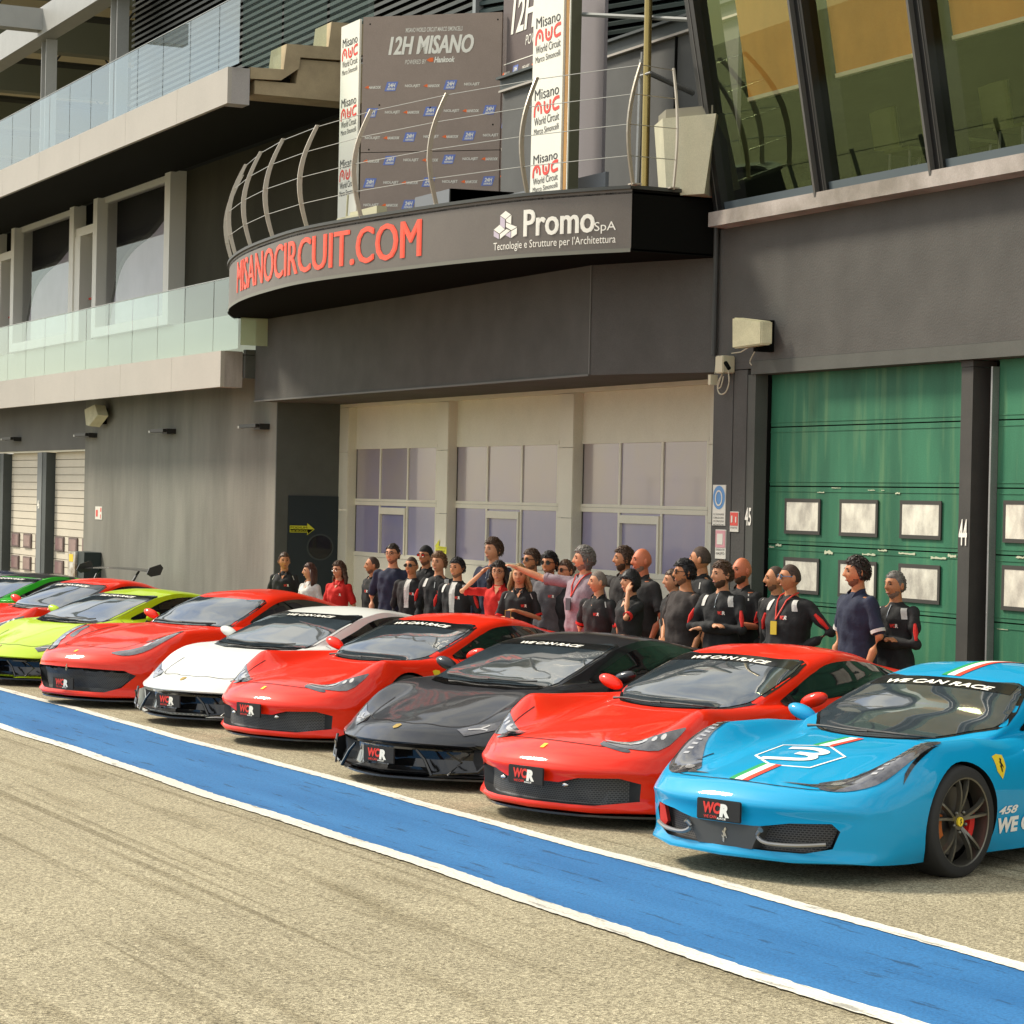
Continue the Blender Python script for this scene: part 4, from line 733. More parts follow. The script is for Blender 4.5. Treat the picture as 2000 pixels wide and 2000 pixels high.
# ---------------------------------------------------------------- cars: lofted body, real cut-outs, conforming lamps, glass and lettering
def pchip(xs, ys, x):
    xs, ys = np.asarray(xs, float), np.asarray(ys, float); h = np.diff(xs); d = np.diff(ys)/h; m = np.zeros_like(ys); m[0], m[-1] = d[0], d[-1]
    for i in range(1, len(xs)-1): m[i] = 0 if d[i-1]*d[i] <= 0 else 2/(1/d[i-1]+1/d[i]) if True else 0
    i = np.clip(np.searchsorted(xs, x, 'right')-1, 0, len(xs)-2); t = (x-xs[i])/h[i]
    return (2*t**3-3*t**2+1)*ys[i]+(t**3-2*t*t+t)*h[i]*m[i]+(-2*t**3+3*t*t)*ys[i+1]+(t**3-t*t)*h[i]*m[i+1]
class Car:
    def __init__(s, spec):
        s.S = spec; T = np.array(spec['table'], float); s.L = T[-1, 0]
        xs = T[:, 0]; den = sorted(set(np.round(np.concatenate([np.linspace(0, .5, 22), np.linspace(.5, s.L-.3, 70), np.linspace(s.L-.3, s.L, 10)]), 4)))
        cols = [pchip(xs, T[:, k], np.array(den)) for k in range(1, T.shape[1])]
        b = MB(); rings = []
        for i, bb in enumerate(den):
            zb, w1, w, z3, lf, zf, lg, zg, lr, zr, zc = [c[i] for c in cols]
            pts = [(0, zb), (w1*.6, zb), (w1, zb+.01), (w1+(w-w1)*.65, zb+(z3-zb)*.35), (w, z3), (w-(w-lf)*.18, z3+(zf-z3)*.62), (lf, zf), (lg, zg), (lr, zr), (lr*.5, zc-(zc-zr)*.22), (0, zc)]
            sm = [pts[0], pts[1]]+(crspline(pts[2:], 7) if not spec.get('sharp') else [tuple(.7*a+.3*q for a, q in zip(u, v)) for u, v in zip([(pts[2:][i][0]+(pts[2:][i+1][0]-pts[2:][i][0])*j/7, pts[2:][i][1]+(pts[2:][i+1][1]-pts[2:][i][1])*j/7) for i in range(8) for j in range(7)]+[pts[-1]], crspline(pts[2:], 7))])
            ring_ = sm+[(-x, z) for x, z in sm[-2:0:-1]]
            rings.append((bb, ring_))
        N = len(rings[0][1])
        for bb, rg in rings:
            for x, z in rg: b.v.append((x, bb, z))
        R = len(rings)
        b.f = [(i*N+j, (i+1)*N+j, (i+1)*N+(j+1) % N, i*N+(j+1) % N) for i in range(R-1) for j in range(N)]
        for end, rg, bb in ((0, rings[0][1], 0), (1, rings[-1][1], s.L)):
            base = 0 if end == 0 else (R-1)*N; prev = [base+j for j in range(N)]; zm = (rg[0][1]+rg[N//2][1])/2
            for k in (.06, .12, .2, .3, .42, .55, .7, .85):
                st = len(b.v); b.v += [(x*(1-k), bb, zm+(z-zm)*(1-k)) for x, z in rg]; cur = [st+j for j in range(N)]
                b.f += [(prev[j], prev[(j+1) % N], cur[(j+1) % N], cur[j]) if end == 0 else (prev[j], cur[j], cur[(j+1) % N], prev[(j+1) % N]) for j in range(N)]; prev = cur
            c = len(b.v); b.v.append((0, bb, zm)); b.f += [(prev[j], prev[(j+1) % N], c) if end == 0 else (prev[(j+1) % N], prev[j], c) for j in range(N)]
        sw, pw_, zn, kz = spec['sweep']
        out = []
        for x, y, z in b.v:
            t = max(0, 1-y/1.15)**1.6; q = abs(x)/.9
            d = t*(sw*q**pw_+kz*(z-zn)**2-spec.get('lip', .06)*math.exp(-((z-.14)/.045)**2)*(1 if y < .3 else max(0, 1-(y-.3)/.2))-spec.get('crease', .022)*math.exp(-((z-spec.get('cz', .40))/.035)**2)*(1 if y < .15 else 0))
            e = max(0, 1-(s.L-y)/.9)**1.6; d2 = -e*(.22*q**2.4+.25*(z-.75)**2)
            out.append((x, y+d+d2, z))
        b.v = out; b.m = [0]*len(b.f); s.mb = b
        s.bvh = BVHTree.FromPolygons([Vector(v) for v in b.v], b.f)
    def hit(s, o, d):
        p, n, i, dist = s.bvh.ray_cast(Vector(o), Vector(d), 20)
        if p is None: p, n, i, dist = s.bvh.find_nearest(Vector(o)+Vector(d)*2.0)
        if n.dot(Vector(d)) > 0: n = -n
        return p, n
    VIEWS = {'front': (lambda u, v: (u, -3, v), (0, 1, 0)), 'top': (lambda u, v: (u, v, 3), (0, 0, -1)), 'left': (lambda u, v: (3, u, v), (-1, 0, 0)), 'right': (lambda u, v: (-3, u, v), (1, 0, 0)), 'obl': (lambda u, v: (u, -2.1+.0, v+1.4), (0, .832, -.555))}
    def project(s, pts, view, off=.004):
        f, d = s.VIEWS[view]; o = []
        for u, v in pts:
            p, n = s.hit(f(u, v), d); o.append(p+n*off)
        return o
    def patch(s, mb, poly, view, off=.004, res=.035, mi=0, smooth=0, rim=0):
        if smooth: poly = crspline(poly, smooth, True)
        P = []
        for i in range(len(poly)):
            a, c = poly[i], poly[(i+1) % len(poly)]; k = max(1, int(math.dist(a, c)/res)); P += [(a[0]+(c[0]-a[0])*j/k, a[1]+(c[1]-a[1])*j/k) for j in range(k)]
        nb = len(P); x0, x1 = min(p[0] for p in P), max(p[0] for p in P); y0, y1 = min(p[1] for p in P), max(p[1] for p in P)
        Q = list(P); yy = y0+res*.5
        while yy < y1:
            xx = x0+res*.5
            while xx < x1:
                if pip((xx, yy), P) and min((xx-p[0])**2+(yy-p[1])**2 for p in P) > (res*.45)**2: Q.append((xx, yy))
                xx += res
            yy += res
        v, e, f, *_ = geometry.delaunay_2d_cdt([Vector(q) for q in Q], [(i, (i+1) % nb) for i in range(nb)], [], 1, 1e-5)
        v = [tuple(q) for q in v]; f = [t for t in f if pip((sum(v[i][0] for i in t)/len(t), sum(v[i][1] for i in t)/len(t)), P)]
        top = s.project(v, view, off); flip = view in ('left',)
        ff = [tuple(t) if not flip else tuple(t)[::-1] for t in f]
        mb.add(top, ff, mi)
        if rim:           # side skirt so the part has thickness
            lo = s.project(P, view, -.004); hi = s.project(P, view, off); n = len(P)
            mb.add(hi+lo, [(i, (i+1) % n, n+(i+1) % n, n+i) for i in range(n)], mi)
        return mb
    def line(s, mb, pts, view, w=.004, off=.003, mi=0, sp=6, closed=False):
        P = crspline(pts, sp, closed) if sp else pts; C = s.project(P, view, off); n = len(C)
        vs = []
        for i in range(n):
            d = (C[min(i+1, n-1)]-C[max(i-1, 0)]).normalized(); p, nn = s.hit(s.VIEWS[view][0](*P[i]), s.VIEWS[view][1]); sd = d.cross(nn).normalized()*w; vs += [C[i]-sd, C[i]+sd]
        mb.add(vs, [(2*i, 2*i+2, 2*i+3, 2*i+1) for i in range(n-1)], mi); return mb
    def text(s, mb, st, box, view, ox=0, shear=0, off=.007, mi=0, sub=.12, warp=None):
        v, f = text_fit(st, *box, ox=ox, shear=shear)
        if warp: v = [warp(*p) for p in v]
        bm = bmesh.new(); vs = [bm.verts.new((x, y, 0)) for x, y in v]
        for q in f:
            try: bm.faces.new([vs[i] for i in q])
            except ValueError: pass
        for _ in range(2):
            es = [e for e in bm.edges if e.calc_length() > sub]
            if es: bmesh.ops.subdivide_edges(bm, edges=es, cuts=1)
        bmesh.ops.triangulate(bm, faces=bm.faces[:]); bm.verts.index_update()
        pts = s.project([(p.co.x, p.co.y) for p in bm.verts], view, off); mb.add(pts, [tuple(p.index for p in q.verts) for q in bm.faces], mi); bm.free()
    def body(s, parent, paint, cutters):
        """cutters: list of (poly, view, depth0, depth1) prisms or ('cyl', y, z, r)"""
        o = s.mb.build('body', [paint, MATS['car_black']], parent)
        c = MB()
        for q in cutters:
            t = MB()
            if q[0] == 'cyl':
                for sg in (-1, 1):
                    t = MB(); n = 40; pl = [(q[1]+q[3]*math.cos(a)*1.0, q[2]+q[3]*math.sin(a)) for a in np.linspace(0, 2*math.pi, n+1)[:-1]]
                    t.prism(pl, sg*.60, sg*1.3, 'x', 1) if sg > 0 else t.prism(pl, -1.3, -.60, 'x', 1)
                    cut(o, t)
            else: t.prism(q[0], q[1], q[2], 'y', 1); cut(o, t)
        me = o.data; me.polygons.foreach_set('use_smooth', [True]*len(me.polygons)); me.set_sharp_from_angle(angle=rad(38)); return o
def cut(o, t):
    cu = t.build('cutter', [MATS['car_black'], MATS['car_black']]); bm = bmesh.new(); bm.from_mesh(cu.data); bmesh.ops.recalc_face_normals(bm, faces=bm.faces[:]); bm.to_mesh(cu.data); bm.free()
    m = o.modifiers.new('b', 'BOOLEAN'); m.operation = 'DIFFERENCE'; m.object = cu; m.solver = 'EXACT'; m.material_mode = 'TRANSFER'
    bpy.context.view_layer.update(); me = bpy.data.meshes.new_from_object(o.evaluated_get(bpy.context.evaluated_depsgraph_get()))
    if len(me.polygons) > 500: o.modifiers.clear(); old = o.data; o.data = me; bpy.data.meshes.remove(old)
    else: o.modifiers.clear()
    bpy.data.objects.remove(cu)
car_black = mat('car_black', (.012, .012, .012), .5)
gloss_black = mat('gloss_black', (.006, .006, .006), .12, coat=.6)
def paint(name, c, metal=0, rough=.36, coat=.62):
    m = mat('paint_'+name, c, rough+.12, metal, coat, spec=.15); m.node_tree.nodes['Principled BSDF'].inputs['Coat Roughness'].default_value = .045; return m
ws_m = mat('windscreen_glass', (.045, .060, .070), .03, 0, .5, spec=.8, ior=1.6, var=.5, vs=1.2)
sw_m = mat('side_glass', (.008, .009, .009), .04, spec=.7)
band_m = mat('sun_strip', (.012, .013, .013), .12)
lamp_c = mat('lamp_cover', (.10, .098, .105), .06, coat=1, var=.6, vs=7, stain=(.028, .028, .032))
lamp_dk = mat('lamp_dark', (.01, .01, .012), .08, coat=1)
lamp_led = mat('lamp_chrome', (.62, .60, .58), .15, .7)
mesh_m = tex_mesh('grille_mesh', (.004, .004, .004), (.085, .08, .075), 22)
gap_m = mat('shut_line', (.008, .004, .004), .9)
tyre_m = mat('tyre_rubber', (.022, .021, .019), .75, bump=.1)
rim_m = mat('rim_gunmetal', (.17, .16, .13), .32, .75)
rim_s = mat('rim_silver', (.32, .31, .29), .3, .8)
disc_m = mat('brake_disc', (.12, .115, .11), .35, .9)
cal_r = mat('caliper_red', (.62, .015, .012), .35); cal_o = mat('caliper_orange', (.42, .10, .01), .4)
plate_k = mat('plate_black', (.018, .016, .014), .45); red_t = mat('plate_red', (.75, .045, .03), .5); yel_b = mat('badge_yellow', (.82, .60, .03), .4); chrome = mat('chrome', (.6, .6, .58), .15, 1)
vane_m = mat('vane_black', (.02, .02, .02), .3); carbon = mat('carbon', (.03, .03, .03), .25, coat=.5); gold = mat('badge_gold', (.45, .30, .06), .35, .5); tri_g = mat('stripe_green', (.02, .33, .10), .45); greyp = mat('grey_valance', (.075, .075, .07), .4)
def wheel(parent, x, y, z, r, side, rm, facing):
    """tyre, rim, disc and calliper; side = +1 on the viewer's right"""
    wt_ = .125
    b = MB(); n = 48; prof = [(-wt_, r*.79), (-wt_, r*.9), (-wt_*.86, r*.975), (-wt_*.5, r), (wt_*.5, r), (wt_*.86, r*.975), (wt_, r*.92), (wt_*.98, r*.79), (wt_*.6, r*.77)]
    k = len(prof)
    for j in range(n):
        a = 2*math.pi*j/n
        for u, rr in prof: b.v.append((u*side, rr*math.cos(a), rr*math.sin(a)))
    b.f = [(j*k+i, j*k+i+1, ((j+1) % n)*k+i+1, ((j+1) % n)*k+i) for j in range(n) for i in range(k-1)]; b.m = [0]*len(b.f)
    w = bpy.data.objects.new('wheel', None); COL.objects.link(w); w.parent = parent; w.location = (x, y, z); w.empty_display_size = .1
    b.build('tyre', tyre_m, w, smooth=True, angle=60)
    b = MB()
    for (ra, rb, ua, ub) in ((.80, .76, .122, .118), (.76, .74, .118, .02)):
        b.add([(ua*side, r*ra*math.cos(t), r*ra*math.sin(t)) for t in np.linspace(0, 2*math.pi, n+1)[:-1]]+[(ub*side, r*rb*math.cos(t), r*rb*math.sin(t)) for t in np.linspace(0, 2*math.pi, n+1)[:-1]], [(j, (j+1) % n, n+(j+1) % n, n+j) for j in range(n)])
    for sp in range(5):
        for dl in (-.17, .17):
            a0 = 2*math.pi*sp/5+.3; pr = []
            for q in np.linspace(0, 1, 7):
                rr = r*(.13+.63*q); a = a0+dl*(1.0 if q > .3 else .55+q*1.5)*(.55+.6*q); pr.append((side*(.075+.035*math.sin(q*2.2)), rr*math.cos(a), rr*math.sin(a), .016-.005*q))
            for i in range(6):
                p, q_ = pr[i], pr[i+1]; d = Vector((0, q_[1]-p[1], q_[2]-p[2])).normalized(); nx_ = Vector((0, -d.z, d.y)); vs = []
                for c in (p, q_):
                    for u, h in ((-1, -.02), (1, -.02), (.6, .008), (-.6, .008)): vs.append((c[0]+side*h, c[1]+nx_.y*c[3]*u, c[2]+nx_.z*c[3]*u))
                b.add(vs, [(0, 1, 5, 4), (1, 2, 6, 5), (2, 3, 7, 6), (3, 0, 4, 7)])
    for sp in range(5):
        a = 2*math.pi*sp/5+.93; b.ball((side*.09, r*.19*math.cos(a), r*.19*math.sin(a)), .012, 8, 5)
    b.tube([(side*.04, 0, 0), (side*.085, 0, 0)], r*.15, 20)
    b.build('rim', rm, w, smooth=True)
    b = MB(); b.tube([(side*.085, 0, 0), (side*.097, 0, 0)], r*.085, 20); b.build('centre_cap', yel_b, w)
    b = MB(); b.add([(side*.099, y_*.014, z_*.02) for y_, z_ in ((-.5, -1), (-.1, -1), (0, -.2), (.5, -.6), (.7, -.3), (.2, .2), (.5, .8), (-.1, 1), (-.5, .5), (-.1, .1))], [tuple(range(10))]); b.build('cap_emblem', car_black, w)
    b = MB(); b.tube([(side*.0, 0, 0), (side*.03, 0, 0)], r*.6, 36); b.build('brake_disc', disc_m, w)
    for nm, m_, a0 in (('caliper', cal_r, -.25 if facing > 0 else 0), ('mounting_bracket', cal_o, math.pi+.1)):
        b = MB(); A_ = np.linspace(a0-.42, a0+.42, 8); vs = []
        for a in A_:
            for u, q in ((.025, .42), (.062, .44), (.062, .585), (.025, .60)): vs.append((side*u, r*q*math.cos(a), r*q*math.sin(a)))
        b.add(vs, [(4*i+j, 4*i+(j+1) % 4, 4*i+4+(j+1) % 4, 4*i+4+j) for i in range(7) for j in range(4)]+[(0, 1, 2, 3), (28, 29, 30, 31)]); b.build(nm, m_, w)
    return w
def plate(parent, z, y, w=.345, h=.128, tilt=0):
    b = MB(); b.box(-w/2, w/2, y-.015, y, z-h/2, z+h/2); p = b.build('number_plate', plate_k, parent, bevel=.006)
    k = w/.42; fn = lambda x, zz, o=.0175: (x*k, y-o, z+zz*k)
    def t(st, x0, x1, z0, z1, m, ox, sh=.1):
        v, f = text_fit(st, x0, x1, z0, z1, ox, sh); q = MB(); q.add([fn(*c) for c in v], f); q.build('lettering', m, p)
    t('WC', -.145, .02, -.028, .056, red_t, .05); t('R', .012, .105, -.048, .05, wt, .07); t('WE CAN', -.135, -.015, -.062, -.040, red_t, .02); t('RACE', -.01, .075, -.066, -.052, wt, .03)
    return p
def mirror(parent, sg, x, y, z, pm, sc_=1):
    b = MB()
    def sh(p):
        px, py, pz = p
        if py > y+.03*sc_: py = y+.03*sc_
        return (px, py, pz+ (px-x*sg)*sg*.25)
    b.ball((sg*x, y, z), (.118*sc_, .060*sc_, .054*sc_), 20, 12, 0, sh); m = b.build('mirror', pm, parent, smooth=True, angle=50)
    b = MB(); b.tube([(sg*(x-.20), y+.06, z-.11), (sg*(x-.11), y+.02, z-.06), (sg*(x-.03), y, z-.035)], [.030, .026, .03], 8); b.build('mirror_arm', car_black, m, smooth=True)
def horse(mb, c, s, fn, mi=0):
    P = [(-.1, -1), (.05, -1), (.15, -.55), (.0, -.3), (.35, -.15), (.6, -.45), (.7, -.35), (.45, .1), (.25, .25), (.35, .6), (.6, .75), (.3, 1), (0, .85), (-.15, .4), (-.45, .55), (-.5, .4), (-.2, .1), (-.35, -.2), (-.55, .0), (-.6, -.15), (-.3, -.45), (-.35, -.8)]
    mb.add([fn(c[0]+x*s*.7, c[1]+z*s) for x, z in P], [tuple(range(len(P)))[::-1]], mi)
def arrow_wrap(t0): return t0
# ---- station tables: b, zb, w1, w, z3, lf, zf, lg, zg, lr, zr, zc
T458 = [(0, .135, .78, .83, .36, .76, .455, .54, .475, .28, .488, .492), (.06, .125, .84, .87, .40, .78, .52, .56, .54, .28, .55, .555), (.3, .115, .87, .93, .44, .80, .635, .55, .59, .30, .61, .62), (.6, .11, .885, .96, .48, .81, .755, .56, .65, .32, .665, .68),
 (.95, .11, .88, .97, .5, .80, .825, .58, .70, .34, .722, .733), (1.2, .11, .88, .97, .5, .80, .825, .62, .735, .40, .765, .775), (1.45, .11, .9, .955, .5, .81, .79, .745, .795, .71, .835, .895), (1.75, .11, .91, .95, .52, .82, .785, .74, .83, .68, .955, 1.03),
 (2.1, .11, .91, .95, .52, .82, .79, .72, .87, .595, 1.085, 1.15), (2.5, .11, .91, .955, .54, .82, .82, .71, .90, .57, 1.14, 1.205), (2.9, .11, .92, .965, .56, .82, .87, .67, .93, .50, 1.115, 1.18), (3.4, .12, .93, .975, .6, .8, .915, .62, .95, .44, 1.03, 1.09),
 (3.9, .14, .92, .97, .62, .78, .925, .58, .94, .4, .965, 1.0), (4.3, .18, .88, .92, .62, .76, .9, .56, .91, .38, .92, .93), (4.5, .25, .82, .86, .62, .7, .83, .5, .85, .35, .86, .86)]
T296 = [(0, .12, .80, .85, .33, .74, .42, .52, .435, .28, .445, .45), (.06, .11, .86, .89, .38, .76, .49, .54, .495, .28, .505, .51), (.25, .10, .89, .93, .42, .79, .60, .55, .575, .30, .59, .60), (.5, .10, .90, .96, .46, .81, .735, .55, .62, .32, .645, .66),
 (.8, .10, .89, .975, .5, .82, .825, .56, .67, .34, .69, .705), (1.05, .10, .885, .975, .5, .81, .815, .60, .71, .36, .725, .735), (1.3, .10, .9, .96, .5, .81, .805, .65, .76, .44, .79, .80), (1.5, .1, .91, .95, .5, .82, .79, .71, .81, .655, .87, .925), (1.8, .1, .91, .94, .52, .82, .78, .73, .84, .65, .98, 1.05),
 (2.15, .1, .9, .935, .52, .82, .79, .73, .87, .62, 1.09, 1.155), (2.5, .1, .91, .95, .54, .83, .82, .72, .90, .59, 1.13, 1.19), (2.9, .11, .92, .97, .56, .84, .88, .66, .94, .5, 1.10, 1.16), (3.4, .12, .93, .98, .62, .82, .94, .6, .96, .42, 1.01, 1.06), (3.9, .14, .92, .975, .64, .8, .95, .56, .95, .4, .96, .985), (4.3, .2, .9, .94, .66, .78, .92, .54, .92, .38, .92, .925), (4.56, .28, .84, .88, .66, .72, .85, .5, .86, .35, .865, .87)]
TWDG = [(0, .12, .78, .84, .28, .70, .355, .50, .365, .28, .372, .376), (.08, .105, .86, .90, .34, .74, .42, .52, .435, .28, .447, .452), (.35, .10, .9, .94, .42, .79, .54, .56, .525, .30, .542, .548), (.7, .10, .9, .96, .48, .835, .68, .60, .635, .34, .648, .655),
 (1.0, .10, .9, .965, .5, .83, .75, .62, .725, .38, .735, .74), (1.25, .10, .9, .96, .5, .83, .77, .69, .775, .60, .785, .80), (1.5, .1, .91, .95, .5, .83, .77, .72, .81, .66, .865, .895), (1.85, .1, .91, .94, .52, .83, .77, .735, .84, .655, .985, 1.02), (2.2, .1, .9, .935, .52, .83, .79, .73, .87, .625, 1.08, 1.115),
 (2.55, .1, .91, .95, .54, .84, .83, .71, .90, .58, 1.12, 1.165), (3.0, .11, .92, .965, .56, .84, .89, .66, .95, .48, 1.09, 1.13), (3.5, .12, .93, .97, .62, .82, .93, .6, .96, .42, 1.02, 1.05), (3.95, .14, .92, .96, .64, .8, .93, .56, .94, .4, .96, .975), (4.25, .2, .9, .94, .66, .78, .91, .54, .91, .38, .915, .92), (4.46, .28, .84, .88, .66, .74, .86, .5, .86, .35, .865, .87)]
T812 = [(0, .13, .80, .85, .36, .76, .47, .52, .49, .28, .505, .51), (.07, .12, .86, .90, .4, .78, .55, .54, .575, .28, .59, .595), (.3, .11, .89, .94, .46, .80, .66, .55, .655, .30, .665, .67), (.6, .11, .9, .965, .5, .82, .77, .56, .73, .32, .735, .735), (1.0, .11, .9, .98, .54, .83, .85, .58, .79, .34, .79, .79), (1.4, .11, .9, .97, .54, .82, .855, .60, .825, .38, .835, .835),
 (1.75, .12, .91, .955, .54, .82, .84, .64, .845, .44, .87, .875), (2.0, .12, .91, .95, .56, .82, .84, .71, .87, .65, .93, .97), (2.35, .12, .91, .945, .58, .82, .85, .73, .90, .64, 1.07, 1.13), (2.75, .12, .91, .955, .6, .82, .87, .72, .93, .60, 1.175, 1.245), (3.15, .12, .92, .965, .62, .82, .9, .67, .97, .52, 1.19, 1.26), (3.6, .13, .93, .975, .64, .82, .95, .64, .98, .48, 1.13, 1.20), (4.05, .16, .92, .97, .66, .8, .97, .6, .98, .44, 1.04, 1.08), (4.4, .22, .9, .94, .68, .78, .95, .56, .96, .4, .97, .985), (4.66, .3, .84, .88, .68, .74, .88, .5, .89, .36, .89, .895)]
SP = {
 'c458': dict(cz=.45, table=T458, sweep=(.40, 2.6, .40, .55), wf=1.12, wr=3.77, wsb=[(0, 1.20), (.36, 1.235), (.58, 1.35), (.70, 1.53)], wst=[(.545, 2.03), (.33, 1.99), (0, 1.97)], side=[(1.72, .835), (1.95, .95), (2.25, 1.06), (2.6, 1.09), (2.95, 1.06), (3.3, .985), (3.1, .93), (2.6, .88), (2.0, .845)], roof=1.0),
 'c296': dict(table=T296, sweep=(.44, 2.5, .36, .6), wf=1.10, wr=3.70, wsb=[(0, 1.19), (.36, 1.23), (.57, 1.33), (.645, 1.45)], wst=[(.585, 2.06), (.36, 2.02), (0, 2.0)], side=[(1.70, .83), (1.95, .96), (2.25, 1.07), (2.6, 1.09), (2.95, 1.05), (3.25, .985), (3.0, .93), (2.6, .89), (2.0, .845)], roof=1.0),
 'cwdg': dict(table=TWDG, sharp=1, crease=.05, cz=.37, sweep=(.44, 1.7, .36, .5), wf=1.06, wr=3.68, wsb=[(0, 1.16), (.34, 1.18), (.54, 1.235), (.65, 1.35)], wst=[(.585, 2.16), (.36, 2.12), (0, 2.10)], side=[(1.62, .81), (1.95, .93), (2.3, 1.04), (2.7, 1.07), (3.1, 1.04), (3.5, .98), (3.2, .93), (2.6, .88), (2.0, .83)], roof=1.0),
 'c812': dict(table=T812, sweep=(.42, 2.5, .42, .5), wf=1.08, wr=3.80, wsb=[(0, 1.70), (.36, 1.735), (.56, 1.81), (.64, 1.91)], wst=[(.59, 2.50), (.36, 2.46), (0, 2.44)], side=[(2.15, .905), (2.4, 1.03), (2.7, 1.13), (3.1, 1.155), (3.5, 1.11), (3.85, 1.02), (3.5, .97), (3.0, .93), (2.5, .915)], roof=1.0)}
def _sh(b, A):
    u = min(1, max(0, (b-.95)/.5)); v = min(1, max(0, (b-2.9)/1.4)); return b+A*u*u*(3-2*u)*(1-v*v*(3-2*v))
for k_, A in (('c458', .34), ('c296', .26), ('cwdg', .0), ('c812', .0)):
    q_ = SP[k_]; q_['table'] = [(_sh(r[0], A),)+tuple(r[1:]) for r in q_['table']]; q_['side'] = [(_sh(a, A), z) for a, z in q_['side']]
    for w_ in ('wsb', 'wst'): q_[w_] = [(x, _sh(y, A)+(.07*(x/.7)**2 if A and w_ == 'wsb' else 0)) for x, y in q_[w_]]
SHAPES = {}
def mir(P): return [(-x, y) for x, y in P]
def make_car(kind, name, lbl, cat, group, pm, roof_m=None, opt=()):
    s = SP[kind]; 
    if kind not in SHAPES: SHAPES[kind] = Car(s)
    c = SHAPES[kind]; t = thing(name, lbl, cat, group=group)
    wsp = s['wsb']+s['wst']; wsp = wsp+[(-x, y) for x, y in wsp[::-1]][1:-1]
    R_ = .345
    cutters = [('cyl', s['wf'], .34, .372), ('cyl', s['wr'], .35, .385)]
    if kind == 'c458': gr = [(-.67, .375), (-.45, .365), (-.25, .33), (.25, .33), (.45, .365), (.67, .375), (.71, .33), (.67, .225), (.53, .19), (-.53, .19), (-.67, .225), (-.71, .33)]; gy = (-.3, .27)
    elif kind == 'c296': gr = [(-.83, .31), (-.66, .365), (-.40, .355), (-.25, .315), (.25, .315), (.40, .355), (.66, .365), (.83, .31), (.78, .21), (.52, .17), (-.52, .17), (-.78, .21)]; gy = (-.3, .30)
    elif kind == 'cwdg': gr = [(-.86, .34), (-.60, .32), (0, .335), (.60, .32), (.86, .34), (.88, .22), (.80, .14), (-.80, .14), (-.88, .22)]; gy = (-.3, .34)
    else: gr = [(-.70, .43), (-.3, .445), (.3, .445), (.70, .43), (.80, .38), (.66, .24), (.5, .185), (-.5, .185), (-.66, .24), (-.80, .38)]; gy = (-.3, .30)
    cutters.append((gr, *gy))
    body = c.body(t, pm, cutters)
    # shut lines and a dark underside
    g = MB()
    if kind == 'c458':
        c.line(g, [(-.60, .62), (-.615, .40), (-.56, .24), (-.3, .145), (0, .125), (.3, .145), (.56, .24), (.615, .40), (.60, .62)], 'top')
    elif kind == 'c296': c.line(g, [(-.70, .75), (-.66, .48), (-.5, .30), (-.25, .225), (0, .21), (.25, .225), (.5, .30), (.66, .48), (.70, .75)], 'top')
    elif kind == 'cwdg': c.line(g, [(-.62, .75), (-.58, .46), (-.42, .30), (-.2, .25), (-.12, .215), (0, .21), (.12, .215), (.2, .25), (.42, .30), (.58, .46), (.62, .75)], 'top', sp=3)
    else: c.line(g, [(-.66, 1.35), (-.56, .7), (-.46, .38), (-.2, .30), (0, .29), (.2, .30), (.46, .38), (.56, .7), (.66, 1.35)], 'top')
    g.build('shut_line', gap_m, t, smooth=True)
    for v_ in ('left', 'right'): g = MB(); c.line(g, [(s['wsb'][-1][1]+.12, .80), (s['wsb'][-1][1]+.06, .6), (s['wsb'][-1][1]+.12, .25)], v_); g.build('shut_line', gap_m, t, smooth=True); g = MB(); c.line(g, [(2.75, .86), (2.85, .6), (2.7, .25)], v_); g.build('shut_line', gap_m, t, smooth=True)
    # glass
    fr = MB(); k = 1.03; cy = sum(p[1] for p in wsp)/len(wsp)
    c.patch(fr, [(x*k+math.copysign((.008 if kind == 'c458' else .012), x), cy+(y-cy)*k) for x, y in wsp], 'top', .0025, .06, smooth=3); fr.build('windscreen_seal', band_m, t, smooth=True, angle=180)
    w = MB(); c.patch(w, wsp, 'top', .006, .05, smooth=3); wo = w.build('windscreen', ws_m, t, smooth=True, angle=180)
    tp = s['wst']; y1 = tp[2][1]; yc = tp[0][1]
    if 'nostrip' not in opt:
        wx = tp[0][0]-.01; st = [(-wx, yc-.01), (-.33, y1+.015), (0, y1-.002), (.33, y1+.015), (wx, yc-.01), (wx+.025, yc-.15), (.33, y1-.12), (0, y1-.135), (-.33, y1-.12), (-wx-.025, yc-.15)]
        q = MB(); c.patch(q, st, 'top', .0085, .05); so = q.build('sun_strip', band_m, wo, smooth=True, angle=180)
        q = MB(); tw = dict(c458=.42, c296=.38, cwdg=.34).get(kind, .37); c.text(q, 'WE CAN RACE', (-tw, tw, -.10, -.042), 'top', .035, .25, .0125, warp=lambda x, y: (x, y1+y+.06*abs(x)**2-.015)); q.build('lettering', wt, wo)
    for v_ in ('left', 'right'):
        q = MB(); c.patch(q, s['side'], v_, .005, .05, smooth=4); q.build('side_window', sw_m, t, smooth=True, angle=180)
    q = MB(); 
    for a in ((-.5, .03), (-.02, .5)):
        x0 = a[0]; yb = lambda x: s['wsb'][0][1]+.30*x*x+.035
        pts = [(x0+(a[1]-x0)*i/6, yb(x0+(a[1]-x0)*i/6)+.012*math.sin(i)) for i in range(7)]; P = c.project(pts, 'top', .028); q.tube(P, [.012]+[.008]*6, 6)
    q.build('wiper', car_black, t)
